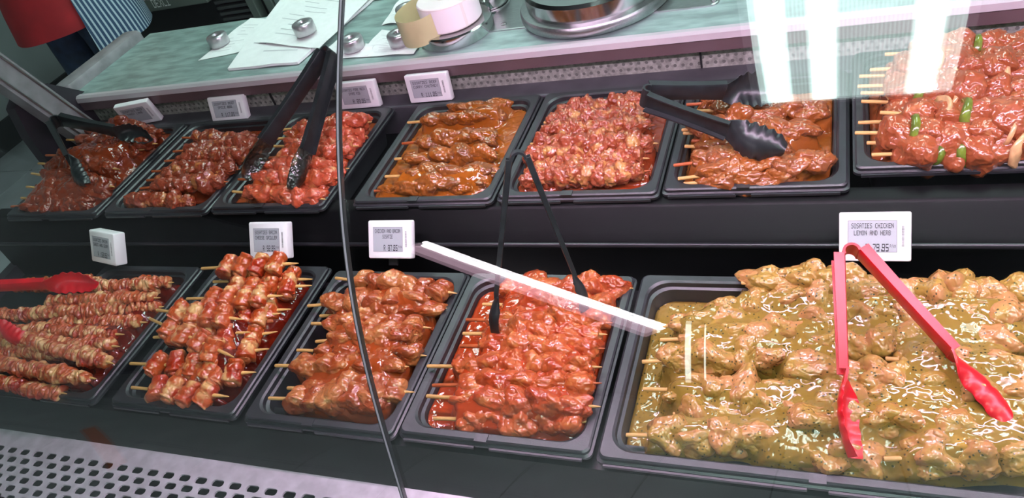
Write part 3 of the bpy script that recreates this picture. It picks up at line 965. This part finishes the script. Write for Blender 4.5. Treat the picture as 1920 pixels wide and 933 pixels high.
# ------------------------------------------------------------------ tongs
def make_tongs(label, apex, tips, M, width=.019, deep=.012, grip=.60, paddle=.017, scallop=True, tipmat=None, cup=.011, group=None, face=None):
    A = Vector(apex); T = [Vector(t) for t in tips]
    u0 = (T[0] - A).normalized(); u1 = (T[1] - A).normalized()
    n = u0.cross(u1).normalized()
    bis = (u0 + u1).normalized()
    side = (u0 - u1).normalized()
    r = empty('tongs', T[0]); tag(r, label, 'tongs', group or 'serving tongs')
    off = T[0]
    br = .009
    bend = MB(); rings = []
    base = A + bis * br
    for k in range(13):
        t = math.radians(-100 + 200 * k / 12)
        c = base + (side * math.sin(t) - bis * math.cos(t)) * br
        o_ = (side * math.sin(t) - bis * math.cos(t))
        hw_ = width / 2
        rings.append([c - n * hw_ + o_ * .0016, c + n * hw_ + o_ * .0016, c + n * hw_ - o_ * .0016, c - n * hw_ - o_ * .0016])
    bend.loft(rings, True, True).build('spring_bend', M, r, smooth=True, off=off)
    for s_, tip in ((1, T[0]), (-1, T[1])):
        st_ = base + side * s_ * br
        d = (tip - st_); L = d.length; d.normalize()
        out = (side * s_ - d * (side * s_).dot(d)).normalized()
        arm = MB(); rings = []
        Lh = L * grip
        for k in range(9):
            t = k / 8
            c = st_ + d * (Lh * t)
            hw_ = width / 2 * (1 - .12 * math.sin(t * 3.14))
            e_ = deep * (1 - .25 * t)
            prof = [(-hw_, .0), (-hw_, e_), (-hw_ + .002, e_), (-hw_ + .003, .0022), (hw_ - .003, .0022), (hw_ - .0022, e_), (hw_, e_), (hw_, .0), (hw_ - .002, -.0012), (-hw_ + .002, -.0012)]
            rings.append([c + n * a_ + out * b_ for a_, b_ in prof])
        ao = arm.loft(rings, True, True).build('arm', M, r, smooth=True, off=off, angle=35)
        gp = MB(); rings = []
        N_ = 30
        n2 = n
        if face is not None:
            n2 = d.cross(Vector(face)).normalized()
            if n2.dot(n) < 0: n2 = -n2
        for k in range(N_ + 1):
            t = k / N_
            c = st_ + d * (Lh * .985 + (L - Lh * .985) * t)
            wv = width / 2 + (paddle - width / 2) * min(1, t * 2.6) ** .8
            wv *= math.sqrt(max(.05, 1 - max(0, (t - .55) / .47) ** 2))
            if scallop and t > .2: wv *= 1 + .085 * math.sin((t - .2) * 2 * math.pi * 6.5)
            bow = out * (.010 * math.sin(math.pi * min(1, t)) * .8)
            tw = min(1.0, t * 3.2) * .8
            nn_ = (n * (1 - tw) + n2 * tw); nn_ = (nn_ - d * nn_.dot(d)).normalized()
            oo_ = nn_.cross(d).normalized()
            if oo_.dot(out) < 0: oo_ = -oo_
            row_o, row_i = [], []
            for j in range(9):
                a_ = (j / 8 - .5) * 2
                dep = -cup * (a_ * a_) * min(1, t * 3)
                p_ = c + nn_ * (wv * a_) + oo_ * (dep) + bow
                row_o.append(p_ + oo_ * .0014); row_i.append(p_ - oo_ * .0014)
            rings.append(row_o + row_i[::-1])
        gp.loft(rings, True, True).build('gripper', tipmat or M, ao, smooth=True, off=off, angle=45)
    return r


make_tongs('bright red serving tongs standing in the yellow herb chicken', (.007, .755, .806), (onz(1592, 858, .715), onz(1916, 808, .715)), RED_TONG, width=.026, paddle=.0185, face=(.75, -.5, .35))
make_tongs('red serving tongs reaching over the bacon skewers at the far left', onz(-75, 548, .80), (onz(185, 530, .735), onz(42, 640, .73)), RED_TONG, width=.030, paddle=.020, face=(0, -.8, .6))
make_tongs('slim black tongs standing in the red sauced chicken', (-.388, .762, .968), (onz(925, 632, .715), onz(1102, 582, .715)), BLACK_TONG, width=.013, paddle=.011, deep=.007, grip=.75, scallop=False)
CRUST = meat_mat('sauce_crusted_nylon', (46, 36, 30), (34, 36, 38), (120, 86, 60), .35, .4)
make_tongs('upright black tongs with sauce-crusted tips in the pinkish pork skewers', (-.90, 1.15, .952), (onz(455, 332, .815), onz(553, 357, .81)), BLACK_TONG, width=.034, paddle=.021, grip=.72, scallop=False, tipmat=CRUST)
make_tongs('black tongs lying over the dark saucy beef skewers at the far left', (-1.655, 1.078, .893), (onz(287, 262, .82), onz(157, 345, .825)), BLACK_TONG, width=.032, paddle=.019, scallop=True, face=(0, -.6, .8))
make_tongs('black scalloped tongs lying across the brown chunky skewers', (-.277, .995, .897), (onz(1472, 282, .822), onz(1455, 172, .83)), BLACK_TONG, width=.030, paddle=.025, scallop=True, face=(0, -.8, .6))

# ------------------------------------------------------------------ price tags
FONT = {'A': '01110 10001 10001 11111 10001 10001 10001', 'B': '11110 10001 10001 11110 10001 10001 11110', 'C': '01111 10000 10000 10000 10000 10000 01111', 'D': '11110 10001 10001 10001 10001 10001 11110',
        'E': '11111 10000 10000 11110 10000 10000 11111', 'F': '11111 10000 10000 11110 10000 10000 10000', 'G': '01111 10000 10000 10011 10001 10001 01111', 'H': '10001 10001 10001 11111 10001 10001 10001',
        'I': '11111 00100 00100 00100 00100 00100 11111', 'K': '10001 10010 10100 11000 10100 10010 10001', 'L': '10000 10000 10000 10000 10000 10000 11111', 'M': '10001 11011 10101 10101 10001 10001 10001',
        'N': '10001 11001 10101 10101 10011 10001 10001', 'O': '01110 10001 10001 10001 10001 10001 01110', 'P': '11110 10001 10001 11110 10000 10000 10000', 'Q': '01110 10001 10001 10001 10101 10010 01101',
        'R': '11110 10001 10001 11110 10100 10010 10001', 'S': '01111 10000 10000 01110 00001 00001 11110', 'T': '11111 00100 00100 00100 00100 00100 00100', 'U': '10001 10001 10001 10001 10001 10001 01110',
        'V': '10001 10001 10001 10001 10001 01010 00100', 'W': '10001 10001 10001 10101 10101 11011 10001', 'X': '10001 10001 01010 00100 01010 10001 10001', 'Y': '10001 10001 01010 00100 00100 00100 00100',
        '0': '01110 10001 10011 10101 11001 10001 01110', '1': '00100 01100 00100 00100 00100 00100 01110', '2': '11111 00001 00001 11111 10000 10000 11111', '3': '11111 00001 00001 01111 00001 00001 11111',
        '5': '11111 10000 10000 11111 00001 00001 11111', '7': '11111 00001 00001 00010 00100 00100 00100', '8': '11111 10001 10001 11111 10001 10001 11111', '9': '11111 10001 10001 11111 00001 00001 11111',
        '.': '00000 00000 00000 00000 00000 00110 00110', '/': '00001 00010 00010 00100 01000 01000 10000', 'k': '10000 10000 10010 10100 11000 10100 10010', 'g': '00000 01111 10001 10001 01111 00001 01110', ' ': '00000 ' * 7}


def text_cells(mb, s, x, y, pw, ph, z, adv=6.0):
    """bitmap lettering, left edge x, top y"""
    for ch in s:
        rows = FONT[ch].split()
        for j, row in enumerate(rows):
            i = 0
            while i < 5:
                if row[i] == '1':
                    k = i
                    while k < 5 and row[k] == '1': k += 1
                    x0_, x1_ = x + i * pw, x + k * pw
                    y1_, y0_ = y - j * ph, y - (j + 1) * ph
                    mb.add([(x0_, y0_, z), (x1_, y0_, z), (x1_, y1_, z), (x0_, y1_, z)], [(0, 1, 2, 3)])
                    i = k
                else: i += 1
        x += pw * (3.2 if ch == '.' else adv)
    return x


def text_w(s, pw, adv=6.0):
    return sum(pw * (3.2 if ch == '.' else adv) for ch in s) - pw


def make_tag(label, bl, alpha, yaw, w_, h_, l1, l2, price, th=.013):
    r = empty('price_tag', bl)
    tag(r, label, 'price tag', 'electronic price tags')
    a = math.radians(alpha)
    rx = Matrix.Rotation(a, 4, 'X'); rz = Matrix.Rotation(math.radians(yaw), 4, 'Z')
    r.rotation_euler = (rz @ rx).to_euler()
    MB().box((0, 0, -th), (w_, h_, 0), .0025).build('housing', WHITE_PL, r, smooth=True, angle=30)
    sx0, sx1, sy0, sy1 = .13 * w_, .80 * w_, .19 * h_, .82 * h_
    bz = MB()
    bz.box((sx0 - .0006, sy0 - .0006, -.0002), (sx1 + .0006, sy1 + .0006, .0002)).build('screen_edge', INK2, r)
    sc = MB().box((sx0, sy0, .0), (sx1, sy1, .0005)).build('screen', SCREEN, r)
    lt = MB(); zt = .0008
    W = sx1 - sx0
    pw = min(W * .88 / (max(len(l1), len(l2)) * 6.0), W / 84.0); ph = h_ * .0142
    for i_, s in enumerate((l1, l2)):
        text_cells(lt, s, sx0 + (W - text_w(s, pw)) / 2, sy1 - .05 * h_ - i_ * ph * 10.2, pw, ph, zt)
    pw2 = W * .0118; ph2 = h_ * .0222
    pr = 'R ' + price
    tw = text_w(pr, pw2, 6.4)
    xs_ = sx0 + W * .86 - tw - W * .02
    if price:
        xe = text_cells(lt, pr, xs_, sy0 + ph2 * 7 + h_ * .012, pw2, ph2, zt, 6.4)
        text_cells(lt, 'P/kg', xe + pw2, sy0 + ph2 * 6.4 + h_ * .01, pw2 * .42, ph2 * .42, zt)
    lt.build('lettering', INK, sc)
    bc = MB(); rnd = random.Random(len(label)); yy = .30 * h_
    while yy < .72 * h_:
        t_ = rnd.choice((.004, .006, .010)) * h_
        bc.add([(.865 * w_, yy, .0004), (.905 * w_, yy, .0004), (.905 * w_, yy + t_, .0004), (.865 * w_, yy + t_, .0004)], [(0, 1, 2, 3)])
        yy += t_ + rnd.choice((.006, .009)) * h_
    bc.build('barcode', INK2, r)
    MB().box((w_ * .40, -.012, -th), (w_ * .60, .006, -th + .004)).build('clip', DARK, r)
    return r


make_tag('white price tag reading R 152.95 above the pleated bacon tray', ony(172, 489, .80), 58, -10, .084, .066, 'SOSATIES BACON', 'SWEET AND SOUR', '152.95', .026)
make_tag('white price tag reading R 92.95 above the bacon roll tray', ony(469, 484, .80), 52, 0, .086, .066, 'SOSATIES BACON', 'CHEESE GRILLER', '92.95', .018)
make_tag('white price tag reading R 87.95 above the chicken and bacon tray', ony(691, 484, .80), 50, 0, .084, .064, 'CHICKEN AND BACON', 'SOSATIE', '87.95', .014)
make_tag('white price tag reading R 79.95 behind the red tongs', ony(1573, 489, .80), 50, 0, .085, .064, 'SOSATIES CHICKEN', 'LEMON AND HERB', '79.95', .012)
make_tag('slanted white price tag in shade at the far left of the upper row', ony(242, 238, 1.214), 100, 10, .098, .062, 'SOSATIES BEEF', 'TANGY LAMB', '', .016)
make_tag('white price tag reading R 117.95 under the steel deck', ony(399, 230, 1.21), 68, 0, .104, .058, 'SOSATIES BEEF', 'SPICE BBQ', '117.95', .016)
make_tag('white price tag reading R 89.95 beside the glass joint under the deck', ony(640, 206, 1.21), 78, 0, .098, .058, 'SOSATIES PORK NECK', 'SPARE RIB', '89.95', .016)
make_tag('white price tag reading R 111.95 above the curry skewers', ony(770, 194, 1.21), 78, 0, .096, .058, 'SOSATIES BEEF', 'CURRY CHUTNEY', '111.95', .016)

# ------------------------------------------------------------------ things on the deck


def paper(name, px, z, label, th=.0006, curl=.004, seed=1, lines=True, n=14):
    P = [onz(q[0], q[1], z) for q in px]
    c = sum(P, Vector()) / 4
    top = []; bot = []
    for j in range(n + 1):
        for i in range(n + 1):
            u, v = i / n, j / n
            p_ = (P[0] * (1 - u) + P[1] * u) * (1 - v) + (P[3] * (1 - u) + P[2] * u) * v
            h_ = curl * max(0, noise.noise(Vector((u * 2.2 + seed, v * 2.2, seed)))) * 1.5 + curl * .5 * (max(0, u - .7) + max(0, .25 - v))
            top.append((p_.x - c.x, p_.y - c.y, h_ + th)); bot.append((p_.x - c.x, p_.y - c.y, h_))
    N_ = n + 1
    fs = [(j * N_ + i, j * N_ + i + 1, (j + 1) * N_ + i + 1, (j + 1) * N_ + i) for j in range(n) for i in range(n)]
    k = N_ * N_
    fs += [tuple(k + a for a in q[::-1]) for q in fs]
    loop = [i for i in range(N_)] + [j * N_ + n for j in range(1, N_)] + [n * N_ + i for i in range(n - 1, -1, -1)] + [j * N_ for j in range(n - 1, 0, -1)]
    for a, b in zip(loop, loop[1:] + loop[:1]): fs.append((a, k + a, k + b, b))
    o_ = MB().add(top + bot, fs).build(name, PAPER, None, smooth=True)
    o_.location = (c.x, c.y, z)
    tag(o_, label, 'paper', 'paper slips on the deck')
    if lines:
        ml = MB(); rnd = random.Random(seed)
        for q in range(9):
            u0_ = rnd.uniform(.1, .35); u1_ = u0_ + rnd.uniform(.15, .5); v_ = .15 + q * .08
            segs = 6
            row = []
            for s_ in range(segs + 1):
                u = u0_ + (u1_ - u0_) * s_ / segs
                for dv in (0, .012):
                    p_ = (P[0] * (1 - u) + P[1] * u) * (1 - v_ - dv) + (P[3] * (1 - u) + P[2] * u) * (v_ + dv)
                    h_ = curl * max(0, noise.noise(Vector((u * 2.2 + seed, v_ * 2.2, seed)))) * 1.5 + curl * .5 * (max(0, u - .7) + max(0, .25 - v_))
                    row.append((p_.x - c.x, p_.y - c.y, h_ + th + .0006))
            ml.add(row, [(2 * s_, 2 * s_ + 2, 2 * s_ + 3, 2 * s_ + 1) for s_ in range(segs)])
        ml.build('print', mat('faint_print', (196, 198, 200), .8), o_)
    return o_


D = DZ + .0008
paper('paper_slip', [(372, 114), (452, 98), (517, 36), (470, 34)], D, 'white receipt under the leftmost steel weight', seed=1)
paper('paper_stack', [(429, 133), (560, 121), (712, -8), (560, -40)], D, 'thick stack of white sheets in the middle of the deck', th=.006, seed=2, curl=.003)
paper('paper_slip', [(486, 80), (600, 92), (700, -8), (560, -30)], D + .0105, 'white printed sheet on top of the paper stack', seed=3, curl=.004)
paper('paper_slip', [(588, 114), (690, 106), (706, 84), (632, 76)], D + .0005, 'small white slip under the weight beside the glass joint', seed=4)
paper('paper_slip', [(668, 108), (776, 102), (802, 66), (716, 56)], D + .0012, 'white slip under the weight beside the label roll', seed=5)
paper('paper_slip', [(716, 48), (792, 40), (812, -6), (752, -4)], D, 'white slip under the rearmost steel weight', seed=6)


def weight(px, z, label, tilt=0):
    p_ = onz(px[0], px[1], z)
    r = empty('steel_weight', p_)
    tag(r, label, 'weight', 'steel weights on the deck')
    MB().lathe([(.020, 0), (.0245, .0012), (.026, .004), (.026, .024), (.0245, .027), (.021, .0285), (.009, .0285), (.0075, .027), (.0075, .012)], 32, cap1=True).build('body', SATIN, r, smooth=True, angle=50)
    MB().lathe([(.0073, .0125), (.0073, .0135)], 16).build('bore', DARK, r)
    return r


weight((414, 84), D + .001, 'leftmost round steel weight on the receipt')
weight((575, 62), D + .0165, 'round steel weight on top of the paper stack')
weight((665, 92), D + .002, 'round steel weight seen through the glass joint')
weight((754, 82), D + .003, 'round steel weight just left of the label roll')
weight((768, 32), D + .001, 'rearmost round steel weight by the label roll')

# label roll on a steel turntable
p = onz(858, 62, D)
r = empty('label_stand', p); tag(r, 'round steel label stand on the deck beside the weights', 'stand')
MB().lathe([(.078, 0), (.080, .003), (.080, .024), (.077, .027), (.03, .028), (.014, .029), (.014, .10), (.012, .102)], 48).build('base', POLISHED, r, smooth=True, angle=40)
r = empty('label_roll', (p.x, p.y, p.z + .029)); tag(r, 'roll of white labels with a yellowish loose end on the steel stand', 'label roll')
PINKP = mat('label_face_paper', (240, 228, 226), .6, var=.03)
BACKP = mat('yellow_backing_paper', (206, 198, 150), .6, var=.06)
MB().lathe([(.030, 0), (.060, 0), (.062, .002), (.062, .052), (.060, .054), (.030, .054), (.020, .054), (.020, .0)], 40, cap0=False, cap1=False).build('roll', PINKP, r, smooth=True, angle=40)
MB().lathe([(.0195, .0), (.0195, .054), (.0165, .054), (.0165, 0)], 24, cap0=False, cap1=False).build('core', mat('cardboard_core', (150, 110, 84), .8), r, smooth=True)
lp = MB(); rings = []
for k in range(33):
    t = k / 32
    a = math.radians(110 + 165 * t)
    rad = .063 + .052 * math.sin(math.pi * min(1, t * 1.02)) ** 1.2
    if t > .82: rad -= .045 * (t - .82) / .18 * .4
    x_, y_ = rad * math.cos(a), rad * math.sin(a)
    rings.append([(x_, y_, -.020 * math.sin(math.pi * t)), (x_, y_, .050 - .012 * math.sin(math.pi * t)), (x_ * .993, y_ * .993, .050 - .012 * math.sin(math.pi * t)), (x_ * .993, y_ * .993, -.020 * math.sin(math.pi * t))])
lp.loft(rings, True, True).build('loose_end', BACKP, r, smooth=True, angle=40)
lb = MB()
for a0 in (200, 262, 324):
    rr = []
    for k in range(10):
        a = math.radians(a0 + 56 * k / 9)
        rr.append([(.0626 * math.cos(a), .0626 * math.sin(a), .004), (.0626 * math.cos(a), .0626 * math.sin(a), .050)])
    lb.loft(rr, closed=False)
lb.build('label_face', mat('label_white', (246, 236, 240), .5), r, smooth=True)

p = onz(922, 12, D)
r = empty('steel_pot', p); tag(r, 'small steel cup behind the label roll', 'cup')
MB().lathe([(.036, 0), (.038, .003), (.038, .05), (.036, .05), (.035, .006)], 36).build('body', POLISHED, r, smooth=True, angle=40)
MB().lathe([(.040, .0), (.042, .002), (.042, .005), (.039, .006)], 36, cap0=False, cap1=False).build('foot_ring', STEEL, r, smooth=True, angle=40)

p = onz(1118, 2, D + .0035)
r = empty('round_scale', p); tag(r, 'large round stainless scale base at the back of the deck', 'scale')
MB().lathe([(.150, 0), (.152, .004), (.152, .016), (.149, .020), (.142, .021), (.135, .022)], 64).build('base_ring', STEEL, r, smooth=True, angle=40)
MB().lathe([(.136, .022), (.136, .05), (.130, .056), (.05, .058)], 64).build('drum', POLISHED, r, smooth=True, angle=40)

# ------------------------------------------------------------------ machine behind the deck
r = empty('black_machine', (-1.6, 2.35, 0)); tag(r, 'black enamel machine with grey frame behind the counter', 'machine')
mo = (-1.6, 2.35, 0)
MY = 2.2
MB().box((-3.0, MY + .02, .0), (-1.90, 2.75, 1.3), .01).build('body', DARK, r, off=mo)
q0 = ony(225, 22, MY); q1 = ony(372, -4, MY)
zr_ = .698
MB().box((-2.75, MY - .01, zr_), (-2.14, MY + .03, zr_ + .07), .004).build('frame_rail', GREYFR, r, off=mo)
qa = ony(290, 4, MY - .012)
tx = MB()
text_cells(tx, 'DEXCI', 0, 0, .0029, .0046, 0)
tx.v = [(-2.396 + v[0], MY - .0115, zr_ + .046 + v[1]) for v in tx.v]
tx.build('lettering', mat('white_lettering', (214, 224, 218), .6), r, off=mo)
for k in range(16):
    z_ = .40 + k * .022
    MB().box((-2.12, MY - .004, z_), (-1.975, MY + .022, z_ + .010)).build('louvre', mat('dark_louvre', (58, 62, 62), .5), r, off=mo)
for x_ in (-1.968, -1.892):
    MB().box((x_, MY - .02, .0), (x_ + .034, MY + .03, 1.3), .004).build('frame_post', GREYFR, r, off=mo)
MB().box((-1.852, MY - .015, .0), (-1.0, MY + .03, 1.2), .004).build('side_panel', mat('grey_green_panel', (120, 138, 134), .5), r, off=mo)

# ------------------------------------------------------------------ worker


def skin_body(name, joints, edges, M, sub=2):
    me = bpy.data.meshes.new(name)
    names = list(joints)
    me.from_pydata([joints[k][0] for k in names], [(names.index(a), names.index(b)) for a, b in edges], [])
    o_ = bpy.data.objects.new(name, me); COL.objects.link(o_)
    me.materials.append(M)
    md = o_.modifiers.new('Skin', 'SKIN'); md.use_smooth_shade = True
    for i_, k in enumerate(names):
        rr = joints[k][1]
        me.skin_vertices[0].data[i_].radius = rr if isinstance(rr, tuple) else (rr, rr)
        me.skin_vertices[0].data[i_].use_root = (i_ == 0)
    s_ = o_.modifiers.new('Subsurf', 'SUBSURF'); s_.levels = sub; s_.render_levels = sub
    return o_


PX, PY = -2.53, 1.98
NAVY = mat('navy_trousers', (34, 56, 84), .8, var=.3, vscale=25)
REDC = mat('red_work_jacket', (178, 36, 44), .75, var=.12, vscale=12)
person = empty('person', (PX, PY, 0))
tag(person, 'worker in red jacket and striped apron over navy trousers behind the counter', 'person')
J = {'pelvis': ((0, 0, .93), (.15, .105)), 'waist': ((0, .0, 1.08), (.14, .10)), 'chest': ((0, -.01, 1.28), (.16, .11)), 'neckb': ((0, .0, 1.46), (.075, .07)), 'neck': ((0, -.01, 1.52), (.052, .052)), 'head': ((0, -.03, 1.60), (.07, .085)), 'crown': ((0, -.02, 1.71), (.075, .09)),
     'hipl': ((-.095, 0, .86), .095), 'kneel': ((-.11, -.03, .49), .062), 'anklel': ((-.11, .02, .09), .045), 'toel': ((-.12, -.15, .035), .036),
     'hipr': ((.095, 0, .86), .095), 'kneer': ((.12, -.05, .49), .062), 'ankler': ((.13, .0, .09), .045), 'toer': ((.14, -.17, .035), .036),
     'shl': ((-.20, 0, 1.42), .062), 'ell': ((-.27, -.03, 1.14), .046), 'wrl': ((-.16, -.20, 1.32), .032),
     'shr': ((.20, 0, 1.42), .062), 'elr': ((.27, -.03, 1.14), .046), 'wrr': ((.16, -.20, 1.32), .032)}
E_ = [('pelvis', 'waist'), ('waist', 'chest'), ('chest', 'neckb'), ('neckb', 'neck'), ('neck', 'head'), ('head', 'crown'), ('pelvis', 'hipl'), ('hipl', 'kneel'), ('kneel', 'anklel'), ('anklel', 'toel'),
      ('pelvis', 'hipr'), ('hipr', 'kneer'), ('kneer', 'ankler'), ('ankler', 'toer'), ('chest', 'shl'), ('shl', 'ell'), ('ell', 'wrl'), ('chest', 'shr'), ('shr', 'elr'), ('elr', 'wrr')]
SKINM = mat('skin', (150, 104, 82), .6)
body = skin_body('body', J, E_, NAVY)
body.parent = person
# head, hands and hair
hd = lump('face', 3, .075, .092, .115, 2.2, .0, .0, sub=4); ho = obj('head', hd, SKINM, body); ho.location = (0, -.025, 1.635)
nz_ = lump('nose', 4, .012, .018, .022, 2.1, 0, 0, sub=2); no = obj('nose', nz_, SKINM, body); no.location = (0, -.117, 1.625)
hr = lump('hair', 5, .081, .093, .09, 2.2, .04, .02, sub=4); hro = obj('hair', hr, mat('dark_hair', (32, 26, 24), .6), body); hro.location = (0, -.005, 1.685)
for sx in (-1, 1):
    hb = MB()
    w0 = Vector((sx * .16, -.20, 1.32))
    hb.tube([w0, w0 + Vector((-sx * .01, -.05, -.02)), w0 + Vector((-sx * .015, -.09, -.03))], [.026, .034, .026], 10)
    for f_, (dx, ln) in enumerate(((-.027, .062), (-.009, .072), (.009, .068), (.026, .054))):
        s0_ = w0 + Vector((dx - sx * .015, -.085, -.03))
        hb.tube([s0_, s0_ + Vector((0, -ln * .5, -.006)), s0_ + Vector((0, -ln * .85, -.026)), s0_ + Vector((0, -ln * .95, -.045))], [.0095, .009, .0085, .006], 8)
    s0_ = w0 + Vector((-sx * .03, -.03, -.02))
    hb.tube([s0_, s0_ + Vector((-sx * .025, -.03, -.012)), s0_ + Vector((-sx * .03, -.06, -.022))], [.012, .011, .007], 8)
    hb.build('hand', SKINM, body, smooth=True)


def cloth_ring(zs_rad, name, M, parent, a0=0, a1=360, amp=.012, thick=.004, n=48, tilt=0.0):
    m_ = MB(); rings_o = []
    closed = abs(a1 - a0) >= 360
    for (z, rx, ry, cy_) in zs_rad:
        ro, ri = [], []
        for j in range(n + (0 if closed else 1)):
            a = math.radians(a0 + (a1 - a0) * j / n)
            wv = 1 + amp * 6 * math.sin(7 * a + 1.3) * max(0, (1.1 - z)) * .5
            zz = z + tilt * math.cos(a) * max(0, min(1, (1.2 - z) * 2))
            ro.append((rx * wv * math.cos(a), cy_ + ry * wv * math.sin(a), zz)); ri.append(((rx * wv - thick) * math.cos(a), cy_ + (ry * wv - thick) * math.sin(a), zz))
        rings_o.append((ro, ri))
    if closed:
        m_.loft([r_[0] for r_ in rings_o] + [r_[1] for r_ in rings_o[::-1]] + [rings_o[0][0]])
    else:
        m_.loft([r_[0] + r_[1][::-1] for r_ in rings_o], True, True)
    return m_.build(name, M, parent, smooth=True, angle=60)


cloth_ring([(.80, .245, .19, -.02), (.90, .235, .18, -.01), (1.0, .215, .165, 0), (1.12, .20, .15, 0), (1.28, .215, .155, -.01), (1.40, .22, .13, 0), (1.46, .13, .10, 0), (1.49, .075, .075, 0)], 'jacket', REDC, body, tilt=.02)
for sx in (-1, 1):
    MB().tube([(sx * .19, 0, 1.42), (sx * .235, -.01, 1.28), (sx * .272, -.03, 1.14), (sx * .22, -.12, 1.22), (sx * .17, -.185, 1.305)], [.085, .074, .066, .056, .048], 16).build('sleeve', REDC, body, smooth=True)


def stripe_mat():
    M = bpy.data.materials.new('blue_white_stripe_cotton'); M.use_nodes = True
    nt = M.node_tree; N, L = nt.nodes, nt.links
    tc = N.new('ShaderNodeTexCoord'); sp = N.new('ShaderNodeSeparateXYZ'); L.new(tc.outputs['Object'], sp.inputs[0])
    at_ = N.new('ShaderNodeMath'); at_.operation = 'ARCTAN2'; L.new(sp.outputs[0], at_.inputs[0]); L.new(sp.outputs[1], at_.inputs[1])
    mu = N.new('ShaderNodeMath'); mu.operation = 'MULTIPLY'; mu.inputs[1].default_value = 110.0; L.new(at_.outputs[0], mu.inputs[0])
    sn = N.new('ShaderNodeMath'); sn.operation = 'SINE'; L.new(mu.outputs[0], sn.inputs[0])
    wv = N.new('ShaderNodeMath'); wv.operation = 'MULTIPLY_ADD'; wv.inputs[1].default_value = .5; wv.inputs[2].default_value = .5; L.new(sn.outputs[0], wv.inputs[0])
    rp = N.new('ShaderNodeValToRGB'); rp.color_ramp.elements[0].position = .55; rp.color_ramp.elements[1].position = .75
    rp.color_ramp.elements[0].color = rgba((44, 74, 104)); rp.color_ramp.elements[1].color = rgba((176, 196, 206))
    L.new(wv.outputs[0], rp.inputs[0]); L.new(rp.outputs[0], N['Principled BSDF'].inputs['Base Color'])
    N['Principled BSDF'].inputs['Roughness'].default_value = .8
    return M


STRIPE = stripe_mat()
# apron skirt hanging below the jacket, longer on his left side
apr = cloth_ring([(.735, .285, .212, -.03), (.80, .28, .208, -.025), (.92, .258, .195, -.01), (1.0, .232, .175, 0)], 'apron', STRIPE, body, a0=-42, a1=40, tilt=-.01)

# ------------------------------------------------------------------ slanted strip lamp across the aisle (mirrored in the glass)
a = Vector((-2.53, -3.0, 2.39)); b = Vector((-.90, -3.0, 1.09))
r = empty('strip_lamp', (a + b) / 2); tag(r, 'slanted pink strip lamp across the aisle mirrored in the right glass pane', 'lamp')
off = r.location.copy()
d = (b - a).normalized(); up = Vector((0, 1, 0)).cross(d).normalized()
if up.z < 0: up = -up
hs = MB()
for q in (a, b):
    pass
rings = []
for q in (a, b):
    rings.append([q + up * -.13 + Vector((0, -.06, 0)), q + up * -.13 + Vector((0, .02, 0)), q + up * -.02 + Vector((0, .05, 0)), q + up * .0 + Vector((0, .02, 0)), q + up * .0 + Vector((0, -.06, 0))])
hs.loft(rings, True, True).build('housing', emis('pink_housing_glow', (1.0, .62, .80), 4.0), r, off=off)  # housing given its own glow, standing for the tube's light on it
MB().tube([a + up * .028, b + up * .028], .028, 12).build('tube', emis('white_pink_tube', (1.0, .93, .97), STRIP_LAMP), r, off=off)
MB().box((-1.75, -3.36, .0), (-1.69, -3.06, 1.62)).build('stand', DARK, r, off=off)

# ------------------------------------------------------------------ aisle: made-up freezer, its glowing strips added for mirrored streaks, orange floor tape (seen mirrored in the glass)
fz = empty('made_up_freezer', (-.2, -3.2, 0)); tag(fz, 'made-up dark freezer with glowing strips across the aisle, added for streaks mirrored in the glass', 'freezer')
fo = (-.2, -3.2, 0)
MB().box((-.84, -3.37, .02), (.45, -3.03, 1.75), .01).build('cabinet', DARK, fz, off=fo)
LE = emis('white_green_strip_glow', (.9, 1.0, .92), 9.0)
MB().box((-.765, -3.03, .37), (-.735, -3.018, 1.20), .003).build('added_glow_strip', LE, fz, off=fo)
MB().box((-.665, -3.03, .42), (-.657, -3.018, 1.16), .002).build('added_glow_strip', LE, fz, off=fo)
MB().box((-.50, -3.03, 1.215), (-.35, -3.018, 1.25), .003).build('added_glow_strip', LE, fz, off=fo)
MB().box((-.60, -3.03, .25), (.40, -3.015, 1.65), .004).build('door', BLACK_BASE, fz, off=fo)
tp = MB()
a = Vector((-2.97, -1.05, .0005)); b = Vector((-2.52, -.83, .0005)); n_ = Vector((-(b - a).y, (b - a).x, 0)).normalized() * .03
tp.add([a - n_, b - n_, b + n_, a + n_] + [q + Vector((0, 0, .001)) for q in (a - n_, b - n_, b + n_, a + n_)], [(3, 2, 1, 0), (4, 5, 6, 7), (0, 1, 5, 4), (1, 2, 6, 5), (2, 3, 7, 6), (3, 0, 4, 7)])
to = tp.build('floor_tape', mat('orange_tape', (226, 110, 40), .5), None, off=(a + b) / 2); to.location = (a + b) / 2
tag(to, 'short strip of orange tape on the aisle floor, mirrored above the grille', 'tape')
